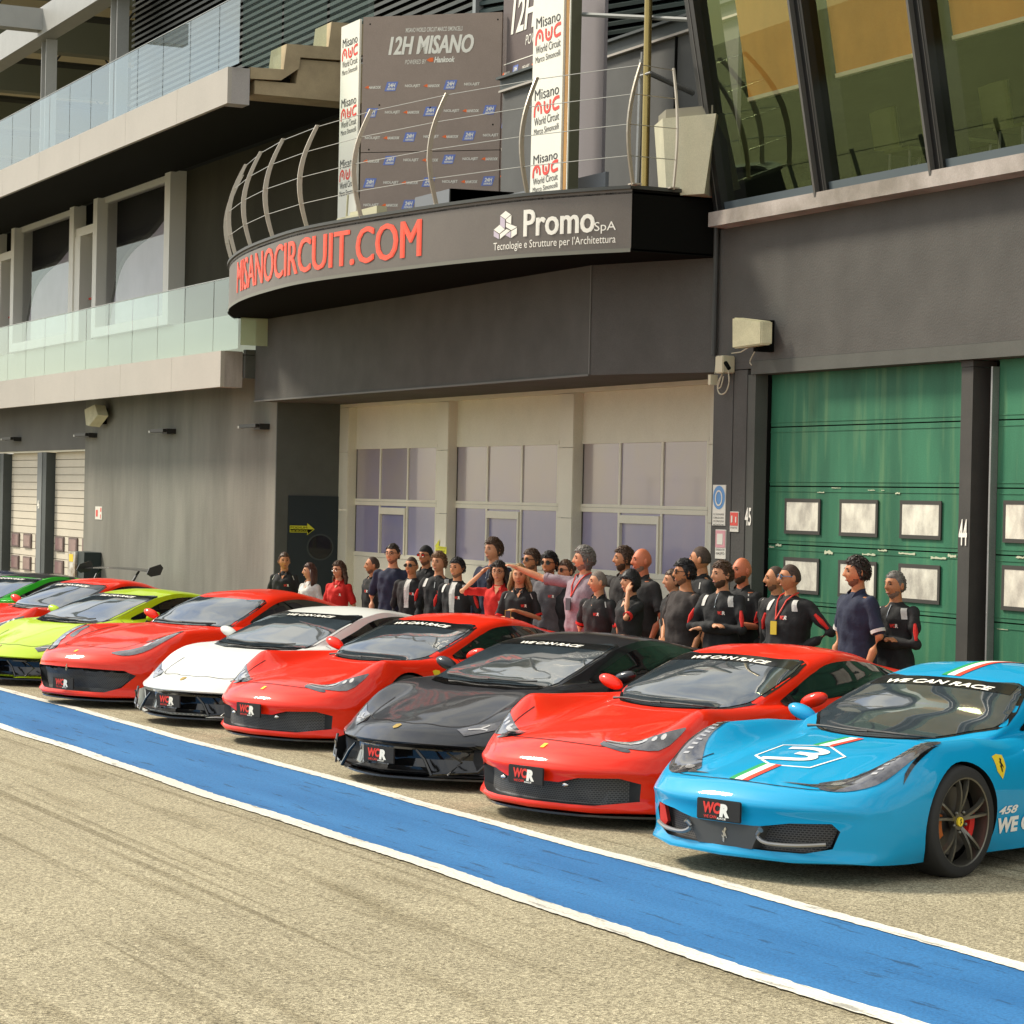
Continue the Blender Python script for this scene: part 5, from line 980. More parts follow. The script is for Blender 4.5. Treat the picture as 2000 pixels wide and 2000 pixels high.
    if roof_m is not None:
        ry0 = yc+.03; q = MB(); c.patch(q, [(-.55, ry0+.03), (-.35, y1+.03), (0, y1+.02), (.35, y1+.03), (.55, ry0+.03), (.56, 2.6), (.5, 3.1), (.38, 3.5), (-.38, 3.5), (-.5, 3.1), (-.56, 2.6)], 'top', .005, .07); q.build('roof_panel', roof_m, t, smooth=True, angle=180)
    # grille mesh set back inside the opening
    q = MB(); ins = [(x*.985, .26+(z-.26)*.97) for x, z in gr]
    c.patch(q, ins, 'front', -.07, .06); q.build('grille', mesh_m if kind != 'cwdg' else gloss_black, t)
    # splitter
    q = MB(); n = 24; sw_ = s['sweep']; W_ = .90
    fr_ = [(-W_+2*W_*i/n) for i in range(n+1)]; f = lambda x: sw_[0]*(abs(x)/.9)**sw_[1]-.0+(-.05 if kind == 'cwdg' else .03)
    vs = [(x, f(x), zz) for zz in (.085, .10) for x in fr_]+[(x, .7, zz) for zz in (.085, .10) for x in fr_]; m_ = n+1
    fs = []
    for i in range(n): fs += [(i, i+1, m_+i+1, m_+i), (m_+i, m_+i+1, 3*m_+i+1, 3*m_+i), (i, 2*m_+i, 2*m_+i+1, i+1)]
    q.add(vs, fs)
    if kind != 'c458': q.build('splitter', carbon, t)
    q = MB(); q.box(-.8, .8, .7, s['wr']+.3, .10, .13); q.box(-.6, .6, .4, s['wr']+.7, .13, .5); q.build('underbody', car_black, t)
    mx_ = dict(c458=(.985, 2.03, .825), c296=(1.0, 1.93, .86), cwdg=(1.0, 1.78, .86), c812=(1.0, 2.2, .94))[kind]
    for sg in (-1, 1): mirror(t, sg, *mx_, roof_m if 'blackmirror' in opt else pm)
    for yy, rr in ((s['wf'], R_), (s['wr'], .355)):
        for sg in (-1, 1): wheel(t, sg*.845, yy, rr, rr, sg, rim_m if 'darkrim' in opt else rim_s, 1)
    # faces
    if kind == 'c458':
        HL = [(.47, .33), (.55, .235), (.68, .29), (.80, .44), (.855, .66), (.86, .88), (.825, 1.06), (.775, .93), (.73, .72), (.61, .52)]
        for M_ in (HL, mir(HL)):
            q = MB(); c.patch(q, M_, 'top', .004, .03, smooth=3); h = q.build('headlight', lamp_c, t, smooth=True, angle=180)
            q = MB(); sg = 1 if M_ is HL else -1
            for i in range(9): yy = .50+.05*i; q.add(c.project([(sg*(.735+.008*i)-.018, yy), (sg*(.735+.008*i)+.018, yy+.01), (sg*(.735+.008*i)+.014, yy+.03), (sg*(.735+.008*i)-.02, yy+.022)], 'top', .0065), [(0, 1, 2, 3)])
            q.build('led_strip', lamp_led, h)
            q = MB(); c.patch(q, [(sg*x, y) for x, y in [(.55, .33), (.60, .34), (.62, .39), (.58, .40), (.54, .37)]], 'top', .006, .03, smooth=3); q.build('lens', lamp_led, h)
            q = MB(); c.patch(q, [(sg*x, y) for x, y in [(.875, .62), (.895, .58), (.875, .86), (.855, 1.0), (.86, .80)]], 'top', .004, .02); q.build('air_slot', gloss_black, t)
            q = MB(); c.patch(q, [(sg*x, y) for x, y in [(.28, .20), (.50, .25), (.63, .50), (.54, .36), (.44, .27)]], 'top', .004, .02); q.build('bonnet_vent', mesh_m, t)
            q = MB(); sx = sg
            q.tube(crspline([(sx*.29, -.005, .315), (sx*.26, .005, .275), (sx*.33, .01, .24), (sx*.5, .06, .24), (sx*.65, .16, .255)], 5), [.020]+[.013]*20, 8); q.build('aero_winglet', rim_s, t, smooth=True)
        q = MB(); q.prism([(-.28, .332), (.28, .332), (.21, .189), (-.21, .189)], .015, .12, 'y'); q.build('centre_valance', greyp, t)
        q = MB(); horse(q, (0, .255), .045, lambda x, z: (x, .008, z)); q.build('emblem', chrome, t)
        q = MB(); q.prism([(-.67, .37), (-.63, .37), (-.60, .26), (-.63, .22), (-.66, .235)], .185, .215, 'y'); q.build('tow_strap', red_t, t)
        # tricolour stripe, number three and its frame
        for nm, mm, a, b_ in (('stripe', tri_g, -.075, -.03), ('stripe', wt, -.03, .03), ('stripe', mat('stripe_red', (.75, .06, .03), .45), .03, .075)):
            for ya, yb in ((.135, .46), (.96, 1.30), (2.36, 3.4)): q = MB(); c.patch(q, [(a, ya), (b_, ya), (b_, yb), (a, yb)], 'top', .0042, .03); q.build(nm, mm, t, smooth=True, angle=180)
        q = MB(); hexp = [(-.26, .62), (0, .44), (.26, .50), (.30, .80), (.04, .98), (-.26, .90)]
        c.line(q, hexp+[hexp[0]], 'top', .009, .0045, sp=0); q.build('number_frame', wt, t)
        q = MB()
        for arc_ in ([(-.15, .83), (.02, .86), (.14, .81), (.10, .74), (-.02, .73)], [(-.02, .73), (.10, .72), (.15, .66), (.08, .60), (-.17, .56)]): c.line(q, arc_, 'top', .03, .005)
        q.build('number', wt, t)
        q = MB(); c.patch(q, [(1.46, .72), (1.52, .73), (1.585, .72), (1.58, .65), (1.53, .58), (1.475, .63)], 'left', .004, .02); sh_ = q.build('shield', yel_b, t)
        q = MB(); f_ = lambda x, z: c.project([(x, z)], 'left', .007)[0]; horse(q, (1.53, .665), .042, lambda x, z: f_(x, z)); q.build('emblem', car_black, t)
        q = MB(); c.text(q, '458', (1.50, 1.72, .36, .41), 'left', .03, .3); q.build('lettering', wt, t); q = MB(); c.text(q, 'WE CAN RACE', (1.50, 2.5, .24, .34), 'left', .05); q.build('lettering', wt, t)
        plate(t, .405, -.035)
    elif kind in ('c296', 'c812'):
        if kind == 'c296':
            HL = [(.40, .335), (.62, .33), (.80, .44), (.86, .66), (.80, .60), (.66, .50)]; DK = [(.385, .32), (.41, .275), (.60, .285), (.64, .325), (.40, .34)]; LED = [(.40, .345), (.60, .375), (.67, .43), (.66, .45), (.56, .40), (.40, .36)]
        else:
            HL = [(.46, .235), (.62, .26), (.76, .42), (.84, .70), (.83, .95), (.79, .98), (.74, .70), (.66, .48)]; DK = [(.60, .62), (.70, .66), (.76, .98), (.72, .95), (.68, .80)]; LED = [(.68, .50), (.72, .52), (.73, .60), (.69, .58)]
        for sg in (1, -1):
            f_ = lambda P: [(sg*x, y) for x, y in P]
            q = MB(); c.patch(q, f_(DK), 'top', .0035, .03, smooth=3); q.build('light_recess', lamp_dk, t, smooth=True, angle=180)
            q = MB(); c.patch(q, f_(HL), 'top', .005, .03, smooth=3); h = q.build('headlight', lamp_c, t, smooth=True, angle=180)
            q = MB(); c.patch(q, f_(LED), 'top', .008, .03, smooth=2); q.build('led_strip', lamp_led, h)
            for lx, ly in ((.66, .46), (.72, .49), (.77, .53)) if kind == 'c296' else ((.70, .56), (.745, .66), (.78, .78)): q = MB(); c.patch(q, f_([(lx+.018*a_, ly+.026*b_) for a_, b_ in ring[::4]]), 'top', .0065, .03); q.build('lens', lamp_led, h)
        if kind == 'c296':
            for v_ in ('left', 'right'): q = MB(); c.patch(q, [(_sh(a_, .26), z_) for a_, z_ in [(1.60, .80), (1.85, .93), (2.15, 1.04), (2.5, 1.082), (2.95, 1.06), (3.35, .985), (3.15, .91), (2.6, .865), (2.0, .82)]], v_, .0025, .05, smooth=3); q.build('window_surround', gloss_black, t, smooth=True, angle=180)
            for sg in (-1, 1): q = MB(); q.ball((sg*.30, .035, .30), (.028, .02, .016), 12, 8); q.build('parking_sensor', chrome, t)
        else:
            q = MB()
            for sg in (-1, 1): q.tube(crspline([(sg*.50, .21, .42), (sg*.54, .25, .34), (sg*.48, .23, .24), (sg*.38, .17, .20)], 5), .028, 8)
            q.build('grille_frame', greyp, t, smooth=True); q = MB(); horse(q, (0, .44), .04, lambda x, z: (x, -.01, z)); q.build('emblem', chrome, t)
        q = MB(); c.patch(q, [(-.017, .105), (.017, .105), (.019, .155), (-.019, .155)], 'top', .005, .02); q.build('badge', yel_b, t)
        for v_ in ('left', 'right'): q = MB(); c.patch(q, [(1.42, .71), (1.47, .72), (1.52, .71), (1.515, .65), (1.47, .60), (1.43, .63)], v_, .004, .02); q.build('shield', yel_b, t)
        plate(t, .345 if kind == 'c296' else .265, -.04)
    else:
        HL = [(.50, .30), (.60, .275), (.83, .52), (.86, .66), (.70, .50), (.58, .42)]
        for sg in (1, -1):
            f_ = lambda P: [(sg*x, y) for x, y in P]
            q = MB(); c.patch(q, f_(HL), 'top', .005, .03); h = q.build('headlight', lamp_c, t, smooth=True, angle=180)
            q = MB(); c.line(q, f_([(.58, .345), (.66, .40), (.72, .42)]), 'top', .008, .008, sp=2); c.line(q, f_([(.66, .40), (.70, .47)]), 'top', .007, .008, sp=0); q.build('led_strip', lamp_led, h)
            # angular fins of the lower front
            q = MB(); P = [(sg*.34, .01, .32), (sg*.42, .02, .25), (sg*.50, .02, .13)]
            q.tube(P, [.010, .013, .016], 6); q.tube([(sg*.50, .03, .14), (sg*.80, .23, .17), (sg*.90, .36, .33)], [.013, .014, .011], 6); q.tube([(sg*.62, .06, .32), (sg*.70, .15, .24), (sg*.62, .07, .14)], .010, 6)
            q.build('bumper_fin', pm if 'paintfin' in opt else gloss_black, t, smooth=True)
            q = MB(); q.add([(sg*.91, .36, .11), (sg*.90, .60, .10), (sg*.93, .60, .34), (sg*.93, .40, .30)], [(0, 1, 2, 3) if sg < 0 else (3, 2, 1, 0)]); q.add([(sg*.45, .02, .115), (sg*.9, .34, .115), (sg*.9, .38, .125), (sg*.45, .08, .125)], [(0, 1, 2, 3)]); q.build('corner_vane', vane_m, t)
            q = MB(); c.patch(q, f_([(.935, .345), (.865, .34), (.885, .22), (.805, .14), (.805, .112), (.93, .112)]), 'front', .004, .05); q.build('lower_bumper', gloss_black, t, smooth=True, angle=60)
        q = MB(); c.patch(q, [(-.8, .138), (.8, .138), (.8, .108), (-.8, .108)], 'front', .004, .05); c.patch(q, [(-.86, .343), (-.60, .323), (0, .338), (.60, .323), (.86, .343), (.92, .372), (.6, .352), (0, .362), (-.6, .352), (-.92, .372)], 'front', .004, .05); q.build('bumper_surround', gloss_black, t, smooth=True, angle=60)
        q = MB(); c.patch(q, [(-.028, .115), (0, .095), (.028, .115), (.03, .16), (0, .175), (-.03, .16)], 'top', .005, .02); q.build('badge', gold, t)
        q = MB(); c.patch(q, [(-.66, 1.36), (-.54, 1.235), (-.34, 1.17), (0, 1.15), (.34, 1.17), (.54, 1.235), (.66, 1.36), (.60, 1.16), (.34, 1.06), (0, 1.04), (-.34, 1.06), (-.60, 1.16)], 'top', .004, .04); q.build('scuttle_vent', car_black if pm.name != 'paint_black' else gloss_black, t, smooth=True, angle=180)
        plate(t, .262, -.055)
    return t
def place(t, x, y, yaw=20):
    t.location = (x, y, gz(x)); t.rotation_euler = (0, math.atan(.0115)*-1*math.cos(rad(yaw)) if False else 0, rad(yaw)); return t
def dup_car(root, lbl, swap):
    def cp_(o, par):
        c = o.copy(); COL.objects.link(c); c.parent = par
        if o.type == 'MESH':
            if any(m.name in swap for m in o.data.materials):
                c.data = o.data.copy()
                for i, m in enumerate(c.data.materials):
                    if m.name in swap: c.data.materials[i] = swap[m.name]
        for ch in list(o.children):
            if ch.name in snap: cp_(ch, c)
        return c
    snap = set(o.name for o in bpy.data.objects)
    r = cp_(root, None); r['label'] = lbl; return r
GRP = 'sports cars parked side by side along the blue lane'
red = paint('red', (.80, .020, .001)); red2 = paint('red_b', (.74, .022, .002)); bluep = paint('blue', (.002, .31, .56)); blackp = paint('black', (.020, .022, .026), .5, .25); whitep = paint('white', (.70, .71, .66)); lime = paint('lime', (.42, .58, .008)); greenp = paint('green', (.03, .42, .02)); navy = paint('navy', (.008, .015, .05), .3)
blk_roof = paint('roof_black', (.012, .012, .012))
CARS = []
c1 = place(make_car('c458', 'sports_car', 'sky blue sports car with tricolour stripe and white number three, nearest the camera', 'car', GRP, bluep, None, ('darkrim',)), -12.85, 7.6, 20)
c2 = place(make_car('c296', 'sports_car', 'red sports car parked between the sky blue car and the black car', 'car', GRP, red, blk_roof if False else None, ()), -15.6, 7.65, 20)
c3 = place(make_car('cwdg', 'sports_car', 'dark grey black angular sports car between two red cars', 'car', GRP, blackp, None, ('darkrim',)), -18.15, 7.6, 23)
c4 = place(dup_car(c2, 'red sports car parked between the black car and the white car', {}), -21.7, 7.75, 21)
c5 = place(dup_car(c3, 'white angular sports car with black lower bumper', {'paint_black': whitep, 'vane_black': whitep}), -24.1, 7.75, 26)
c6 = place(make_car('c812', 'sports_car', 'red long bonnet sports car with oval mesh grille beside the lime car', 'car', GRP, red2, None, ('nostrip',)), -26.85, 7.4, 26)
c7 = place(dup_car(c3, 'lime green angular sports car', {'paint_black': lime, 'vane_black': lime}), -30.6, 7.45, 23)
c8 = place(dup_car(c4, 'red sports car behind the lime green one, roof and windscreen showing', {}), -34.9, 7.9, 23)
c9 = place(dup_car(c3, 'bright green sports car with black roof and tall rear wing', {'paint_black': greenp}), -39.2, 8.2, 23)
c10 = place(dup_car(c3, 'navy sports car, only a sliver of its roof at the left edge', {'paint_black': navy}), -41.2, 8.0, 20)

def wing(t):
    c = SHAPES['cwdg']; q = MB(); c.patch(q, [(-.58, 2.24), (-.33, 2.18), (0, 2.16), (.33, 2.18), (.58, 2.24), (.56, 2.7), (.5, 3.2), (.38, 3.5), (-.38, 3.5), (-.5, 3.2), (-.56, 2.7)], 'top', .005, .07); q.build('roof_panel', blk_roof, t, smooth=True, angle=180)
    q = MB(); n = 16; vs = []
    for i in range(n+1):
        x = -.92+1.84*i/n; zc = 1.22-.03*(x/.92)**2
        for y, z in ((4.18, 0), (4.28, .02), (4.42, .03), (4.42, .018), (4.28, .0)): vs.append((x, y, zc+z))
    q.add(vs, [(5*i+j, 5*i+(j+1) % 5, 5*i+5+(j+1) % 5, 5*i+5+j) for i in range(n) for j in range(5)]+[(0, 1, 2, 3, 4), (5*n+4, 5*n+3, 5*n+2, 5*n+1, 5*n)])
    w = q.build('rear_wing', carbon, t)
    for sg in (-1, 1):
        q = MB(); q.prism([(4.10, 1.17), (4.16, 1.27), (4.40, 1.33), (4.46, 1.27), (4.40, 1.15), (4.2, 1.12)], sg*.92, sg*.935, 'x') if sg > 0 else q.prism([(4.10, 1.17), (4.16, 1.27), (4.40, 1.33), (4.46, 1.27), (4.40, 1.15), (4.2, 1.12)], -.935, -.92, 'x'); q.build('end_plate', carbon, w)
        q = MB(); q.tube([(sg*.5, 4.1, .93), (sg*.52, 4.22, 1.12), (sg*.5, 4.3, 1.2)], [.025, .02, .02], 6); q.build('strut', carbon, w)
wing(c9)
# ---------------------------------------------------------------- people
skin = lambda k, c: mat('skin_'+k, c, .55, var=.10, vs=9)
SK = dict(fair=skin('fair', (.58, .265, .135)), tan=skin('tan', (.50, .205, .088)), red=skin('red', (.56, .165, .075)))
HR = {k: mat('hair_'+k, c, .55, var=.35, vs=40) for k, c in dict(black=(.012, .010, .010), dark=(.028, .018, .012), brown=(.075, .038, .018), light=(.17, .085, .035), blonde=(.30, .19, .08), grey=(.16, .145, .125), auburn=(.07, .025, .014)).items()}
CROP = dict(dark=mat('hair_cropped', (.075, .048, .034), .8, var=.5, vs=80), grey=mat('hair_cropped_grey', (.20, .16, .13), .8, var=.4, vs=80))
CL = {k: mat('cloth_'+k, c, .85, var=.22, vs=7, bump=.35, bs=22) for k, c in dict(black=(.018, .018, .018), charcoal=(.032, .029, .027), navy=(.018, .024, .05), red=(.60, .018, .012), mauve=(.27, .21, .235), white=(.62, .60, .55), brown=(.035, .027, .024), grey=(.13, .12, .125), denim=(.10, .14, .22)).items()}
STB = dict(fair=mat('stubble_fair', (.30, .145, .085), .8, var=.4, vs=60), tan=mat('stubble_tan', (.20, .095, .05), .8, var=.4, vs=60), red=mat('stubble_red', (.28, .11, .06), .8, var=.4, vs=60), grey=mat('stubble_grey', (.26, .17, .12), .8, var=.4, vs=60))
eye_m = mat('eye_dark', (.02, .012, .01), .2); lens_k = mat('lens_dark', (.012, .01, .012), .08, spec=.8); lens_r = mat('lens_red', (.38, .02, .01), .1, coat=1); fr_b = mat('frame_blue', (.10, .25, .42), .4); shoe_m = mat('shoe', (.05, .05, .05), .6); lan_r = mat('lanyard_red', (.65, .05, .03), .6); badge_k = mat('badge_dark', (.06, .06, .07), .5); phone_m = mat('phone_yellow', (.60, .42, .03), .5)
def remesh(o, vox, smooth=2):
    m = o.modifiers.new('r', 'REMESH'); m.mode = 'VOXEL'; m.voxel_size = vox; m.use_smooth_shade = True
    if smooth: q = o.modifiers.new('s', 'SMOOTH'); q.iterations = smooth; q.factor = .5
    me = bpy.data.meshes.new_from_object(o.evaluated_get(bpy.context.evaluated_depsgraph_get())); o.modifiers.clear(); old = o.data; o.data = me; bpy.data.meshes.remove(old)
    me.polygons.foreach_set('use_smooth', [True]*len(me.polygons)); return o
def loft(b, rings, n=20):
    k = len(rings); vs = [(cx+rx*math.cos(t), cy+ry*math.sin(t), z) for cx, cy, z, rx, ry in rings for t in np.linspace(0, 2*math.pi, n+1)[:-1]]
    b.add(vs, [(i*n+j, i*n+(j+1) % n, (i+1)*n+(j+1) % n, (i+1)*n+j) for i in range(k-1) for j in range(n)]+[tuple(range(n))[::-1], tuple(range((k-1)*n, k*n))])
def limb(b, pts, rs, n=12):
    P = [Vector(p) for p in pts]; b.tube(P, rs, n)
    for p, r in zip(P, rs): b.ball(p, r*.985, n, 8)
def head_pt(x, y, z):
    X, Y, Z = .076*x, .098*y, .120*z
    t = max(0, -z-.15)/.85
    X *= 1-.30*t**1.3; 
    if y > 0: Y *= 1-.62*t
    else: Y *= .93-.03*t
    if z > .3: X *= 1-.10*(z-.3); 
    if y < .2:
        f = max(0, -y)
        Y -= f*.030*math.exp(-(x/.17)**2)*max(0, min((z+.32)/.12, 1, (.30-z)/.5)) if -.32 < z < .3 else 0
        Y += f*.011*(math.exp(-((abs(x)-.42)/.2)**2-((z-.10)/.13)**2)); Y -= f*.006*math.exp(-((z-.30)/.12)**2)*(abs(x) < .8)
        Y -= f*.008*math.exp(-(x/.35)**2-((z+.50)/.09)**2); Y += f*.006*math.exp(-(x/.3)**2-((z+.62)/.06)**2); Y -= f*.010*math.exp(-(x/.4)**2-((z+.84)/.15)**2)
        Y -= f*.004*math.exp(-((abs(x)-.55)/.2)**2-((z+.18)/.2)**2)
    return X, Y, Z
def sph(n, m):
    vs = [(0, 0, 1)]+[(math.sin(math.pi*i/m)*math.cos(2*math.pi*j/n), math.sin(math.pi*i/m)*math.sin(2*math.pi*j/n), math.cos(math.pi*i/m)) for i in range(1, m) for j in range(n)]+[(0, 0, -1)]; L = len(vs)-1
    return vs, [(0, 1+j, 1+(j+1) % n) for j in range(n)]+[(1+i*n+j, 1+(i+1)*n+j, 1+(i+1)*n+(j+1) % n, 1+i*n+(j+1) % n) for i in range(m-2) for j in range(n)]+[(L, L-n+(j+1) % n, L-n+j) for j in range(n)]
SPV, SPF = sph(40, 32); HV, HF = sph(48, 36)
ARMS = dict(down=((.25, .03, 1.13), (.24, -.06, .88)), crossed=((.245, -.09, 1.14), (-.05, -.23, 1.165)), crossed2=((.245, -.09, 1.13), (-.07, -.19, 1.13)), hip=((.38, .06, 1.17), (.21, -.10, 1.0)), point=((.42, -.16, 1.43), (.66, -.30, 1.52)), brow=((.44, -.10, 1.40), (.17, -.19, 1.62)),
            head=((.26, -.25, 1.27), (.13, -.14, 1.52)), hold=((.24, -.04, 1.12), (.10, -.28, 1.14)), around=((.42, .04, 1.40), (.66, -.05, 1.37)), chest=((.25, -.02, 1.14), (.02, -.24, 1.22)))
def sm(a, b, x): t = min(1, max(0, (x-a)/(b-a))); return t*t*(3-2*t)
def person(px, py, Yp, ab, ah, lbl, sk='fair', hair='short', hc='dark', beard=None, top='polo', tc='black', arms=('down', 'down'), w=1., glasses=None, extra=(), fem=False, tilt=0, hs=1.03):
    P0 = at_y(px, py, Yp); g0 = gz(P0.x); st = (P0.z-g0)/1.755; rz = rad(64-ab)
    t = thing('person', lbl, 'person', (P0.x, Yp, g0), rz, 'people standing behind the cars'); t.scale = (st, st, st)
    r = random.Random(int(px)); sho = .158 if fem else .185; wt_ = .98*w if fem else 1.10*w
    def A(side, nm):
        e, wr_ = ARMS[nm]; e = (side*e[0]*(sho+.035)/.2 if nm not in () else 0, e[1], e[2]); return (side*sho, 0, 1.395), e, (side*wr_[0], wr_[1], wr_[2])
    b = MB()
    tor = [(0, .01, .88, .145, .105), (0, .01, .96, .155, .11), (0, 0, 1.08, .135, .10), (0, 0, 1.22, .155, .108), (0, .005, 1.34, .17, .11), (0, .01, 1.40, .160, .095), (0, .01, 1.435, .125, .078), (0, .015, 1.455, .085, .065), (0, .012, 1.49, .056, .058), (0, .0, 1.56, .054, .056), (0, -.01, 1.62, .05, .055)]
    loft(b, [(x, y, z, rx*wt_ if z < 1.45 else rx, ry*wt_ if z < 1.45 else ry) for x, y, z, rx, ry in tor])
    for side in (-1, 1):
        sh, el, wr = A(side, arms[0] if side < 0 else arms[1])
        limb(b, [sh, [(sh[i]*.45+el[i]*.55) for i in range(3)], el, [(el[i]*.5+wr[i]*.5) for i in range(3)], wr], [.052, .044, .038, .036, .026] if not fem else [.044, .038, .032, .03, .023])
        d = (Vector(wr)-Vector(el)).normalized(); up = Vector((0, 0, 1)) if abs(d.z) < .8 else Vector((0, -1, 0)); s1_ = d.cross(up).normalized(); s2_ = s1_.cross(d)
        c0_ = Vector(wr)
        for q in (-1, -.33, .33, 1): b.tube([c0_, c0_+d*.05+s1_*.022*q, c0_+d*.085+s1_*.027*q], [.018, .018, .015], 8)
        for q, ln in ((-1.15, .058), (-.38, .075), (.38, .082), (1.15, .072)):
            base = c0_+d*.08+s1_*.026*q; b.tube([base, base+d*ln*.5-s2_*.006, base+d*ln*.85-s2_*.022], [.0105, .0098, .0085], 8); b.ball(base+d*ln*.85-s2_*.022, .0085, 8, 6)
        base = c0_+d*.03+s1_*.026; b.tube([base, base+d*.03+s1_*.022-s2_*.01, base+d*.058+s1_*.028-s2_*.022], [.014, .012, .009], 8)
        limb(b, [(side*.09, .01, .90), (side*.10, .0, .50), (side*.10, .02, .09)], [.085, .055, .04])
    body = b.build('body', SK[sk], t); remesh(body, .0085, 2)
    # head joined to the body surface
    R = Matrix.Rotation(rad(ab-ah), 3, 'Z') @ Matrix.Rotation(rad(tilt), 3, 'X'); hc_ = Vector((0, -.012, 1.628)); tf = lambda p: tuple(R @ (Vector(p)*hs) + hc_ + Vector((0, 0, .006)))
    h = MB(); h.add([tf(head_pt(*p)) for p in SPV], SPF)
    for side in (-1, 1):
        e = MB(); e.ball((side*.077, .012, -.004), (.010, .019, .032), 10, 8); h.add([tf((p[0]+side*.006*(p[1] > .015), p[1], p[2])) for p in e.v], e.f)
    ho = h.build('headtmp', SK[sk]); bm = bmesh.new(); bm.from_mesh(body.data); bm.from_mesh(ho.data); bm.to_mesh(body.data); bm.free(); bpy.data.objects.remove(ho); body.data.polygons.foreach_set('use_smooth', [True]*len(body.data.polygons))
    if glasses is None or glasses[0] != 's':
        for side in (-1, 1): e = MB(); e.ball((side*.030, -.077, .013), (.014, .010, .0065), 10, 6); e.xf(tf).build('eye', eye_m, body, smooth=True); 
    e = MB(); e.tube([(-.045, -.083, .030), (-.03, -.089, .036), (-.014, -.088, .033)], .0045, 5); e.tube([(.045, -.083, .030), (.03, -.089, .036), (.014, -.088, .033)], .0045, 5); e.xf(tf).build('eyebrow', HR['dark' if hc in ('blonde', 'light', 'grey') else hc], body)
    e = MB(); e.ball((0, -.084, -.060), (.022, .008, .006), 10, 6); e.xf(tf).build('mouth', mat('lips', (.36, .11, .08), .5), body, smooth=True)
    # hair shell
    amp, th = dict(short=(.003, .009), crop=(.0008, .0025), curly=(.009, .018), wavy=(.006, .016), long=(.005, .014), longcurly=(.010, .018), bald=(.0, .0), recede=(.001, .004), bob=(.004, .024), tied=(.003, .012), quiff=(.005, .012), cap=(.001, .012), full=(.006, .020))[hair]
    if hair != 'bald':
        line = dict(recede=.75, crop=.52, bob=.22, cap=.42).get(hair, .50); low = dict(bob=-.75, long=-.9, longcurly=-.9, full=-.85, crop=-.35, recede=-.35).get(hair, -.5); vs = []
        for x, y, z in HV:
            lim = line if y < -.55 else (line+(low-line)*sm(-.55, .25, y)); side_b = sm(lim-.06, lim+.12, z)
            n_ = math.sin(x*19+px)*math.cos(y*17+px*.3)*math.sin(z*21+1)+.6*r.uniform(-1, 1)
            k = 1+(side_b*(th+amp*n_+(.012*max(0, -y)*sm(.5, .9, z) if hair in ('quiff', 'curly', 'wavy') else 0)) - (1-side_b)*.008)/.1
            X, Y, Z = head_pt(x, y if y > -.9 else y, z); 
            if y > 0 and z < 0: Y = max(Y, .098*y*.80) if side_b > .3 else Y
            vs.append(tf((X*k, Y*k, Z*k)))
        q = MB(); q.add(vs, HF)
        if hair in ('long', 'longcurly'):
            for i in range(30):
                a = math.pi*(.02+.96*i/29); rr = .082+r.uniform(-.006, .012); zz = -.19-.05*r.random()-(.06 if hair == 'longcurly' else .03)
                pts = [(math.cos(a)*rr*.95, math.sin(a)*rr*1.05-.005, .03), (math.cos(a)*rr*1.12, math.sin(a)*rr*1.05, -.06), (math.cos(a)*(rr+.025+r.uniform(0, .02)), math.sin(a)*rr*.95+.01, -.13), (math.cos(a)*(rr+.02+r.uniform(-.01, .03)), math.sin(a)*rr*.8, zz)]
                if hair == 'longcurly': pts = [(p[0]+r.uniform(-.012, .012), p[1]+r.uniform(-.01, .01), p[2]) for p in crspline(pts, 3)]
                m_ = MB(); m_.tube(pts, [.024]+[.022]*(len(pts)-2)+[.008], 6); q.add([tf(p) for p in m_.v], m_.f)
        if hair not in ('crop', 'recede', 'cap', 'bald'):
            nt_ = {'short': 170, 'tied': 90, 'long': 90, 'bob': 160}.get(hair, 380); ln_ = {'curly': .030, 'wavy': .032, 'longcurly': .03, 'quiff': .03, 'full': .022, 'short': .015}.get(hair, .018)
            for _ in range(nt_):
                z = r.uniform(-.35, 1); a = r.uniform(0, 2*math.pi); x, y = math.sqrt(max(0, 1-z*z))*math.cos(a), math.sqrt(max(0, 1-z*z))*math.sin(a)
                lim = line if y < -.55 else (line+(low-line)*sm(-.55, .25, y))
                if z < lim+.05: continue
                p_ = Vector(head_pt(x, y, z)); nn = Vector((x, y, z)).normalized(); tg = Vector((r.uniform(-1, 1), r.uniform(-.6, 1), r.uniform(-1.2, .3))); tg = (tg-nn*tg.dot(nn)).normalized(); b0 = p_+nn*(th*.75); w_ = r.uniform(.0035, .0065)
                m_ = MB(); m_.tube([b0, b0+nn*ln_*.35+tg*ln_*.5, b0+nn*ln_*.25+tg*ln_*1.1], [w_, w_*.9, .001], 5); q.add([tf(v_) for v_ in m_.v], m_.f)
        if hair == 'tied': m_ = MB(); m_.ball((0, .12, .03), .035, 12, 8); q.add([tf(p) for p in m_.v], m_.f)
        q.build('cap' if hair == 'cap' else 'hair', CL['black'] if hair == 'cap' else (HR[hc] if hair not in ('crop', 'recede') else CROP['grey' if hc == 'grey' else 'dark']), body, smooth=True, angle=180)
    if beard:
        vs = []
        for x, y, z in HV:
            f = sm(-.34-.22*max(0, 1-abs(x)*1.7)*(y < 0), -.62, z)*sm(.30, .0, y) if abs(x) < .75 else sm(-.25, -.5, z)*sm(.22, -.1, y); mouth = math.exp(-(x/.42)**2-((z+.52)/.12)**2)*(y < 0); nose = math.exp(-(x/.35)**2-((z+.12)/.22)**2)
            k = 1+(f*(.0035 if beard == 's' else .011)*(1-nose)-(1-f)*.006-.010*mouth)/.1; vs.append(tf(tuple(c*k for c in head_pt(x, y, z))))
        q = MB(); q.add(vs, HF); q.build('beard', STB[sk if hc != 'grey' else 'grey'] if beard == 's' else HR[hc if hc != 'light' else 'brown'], body, smooth=True, angle=180)
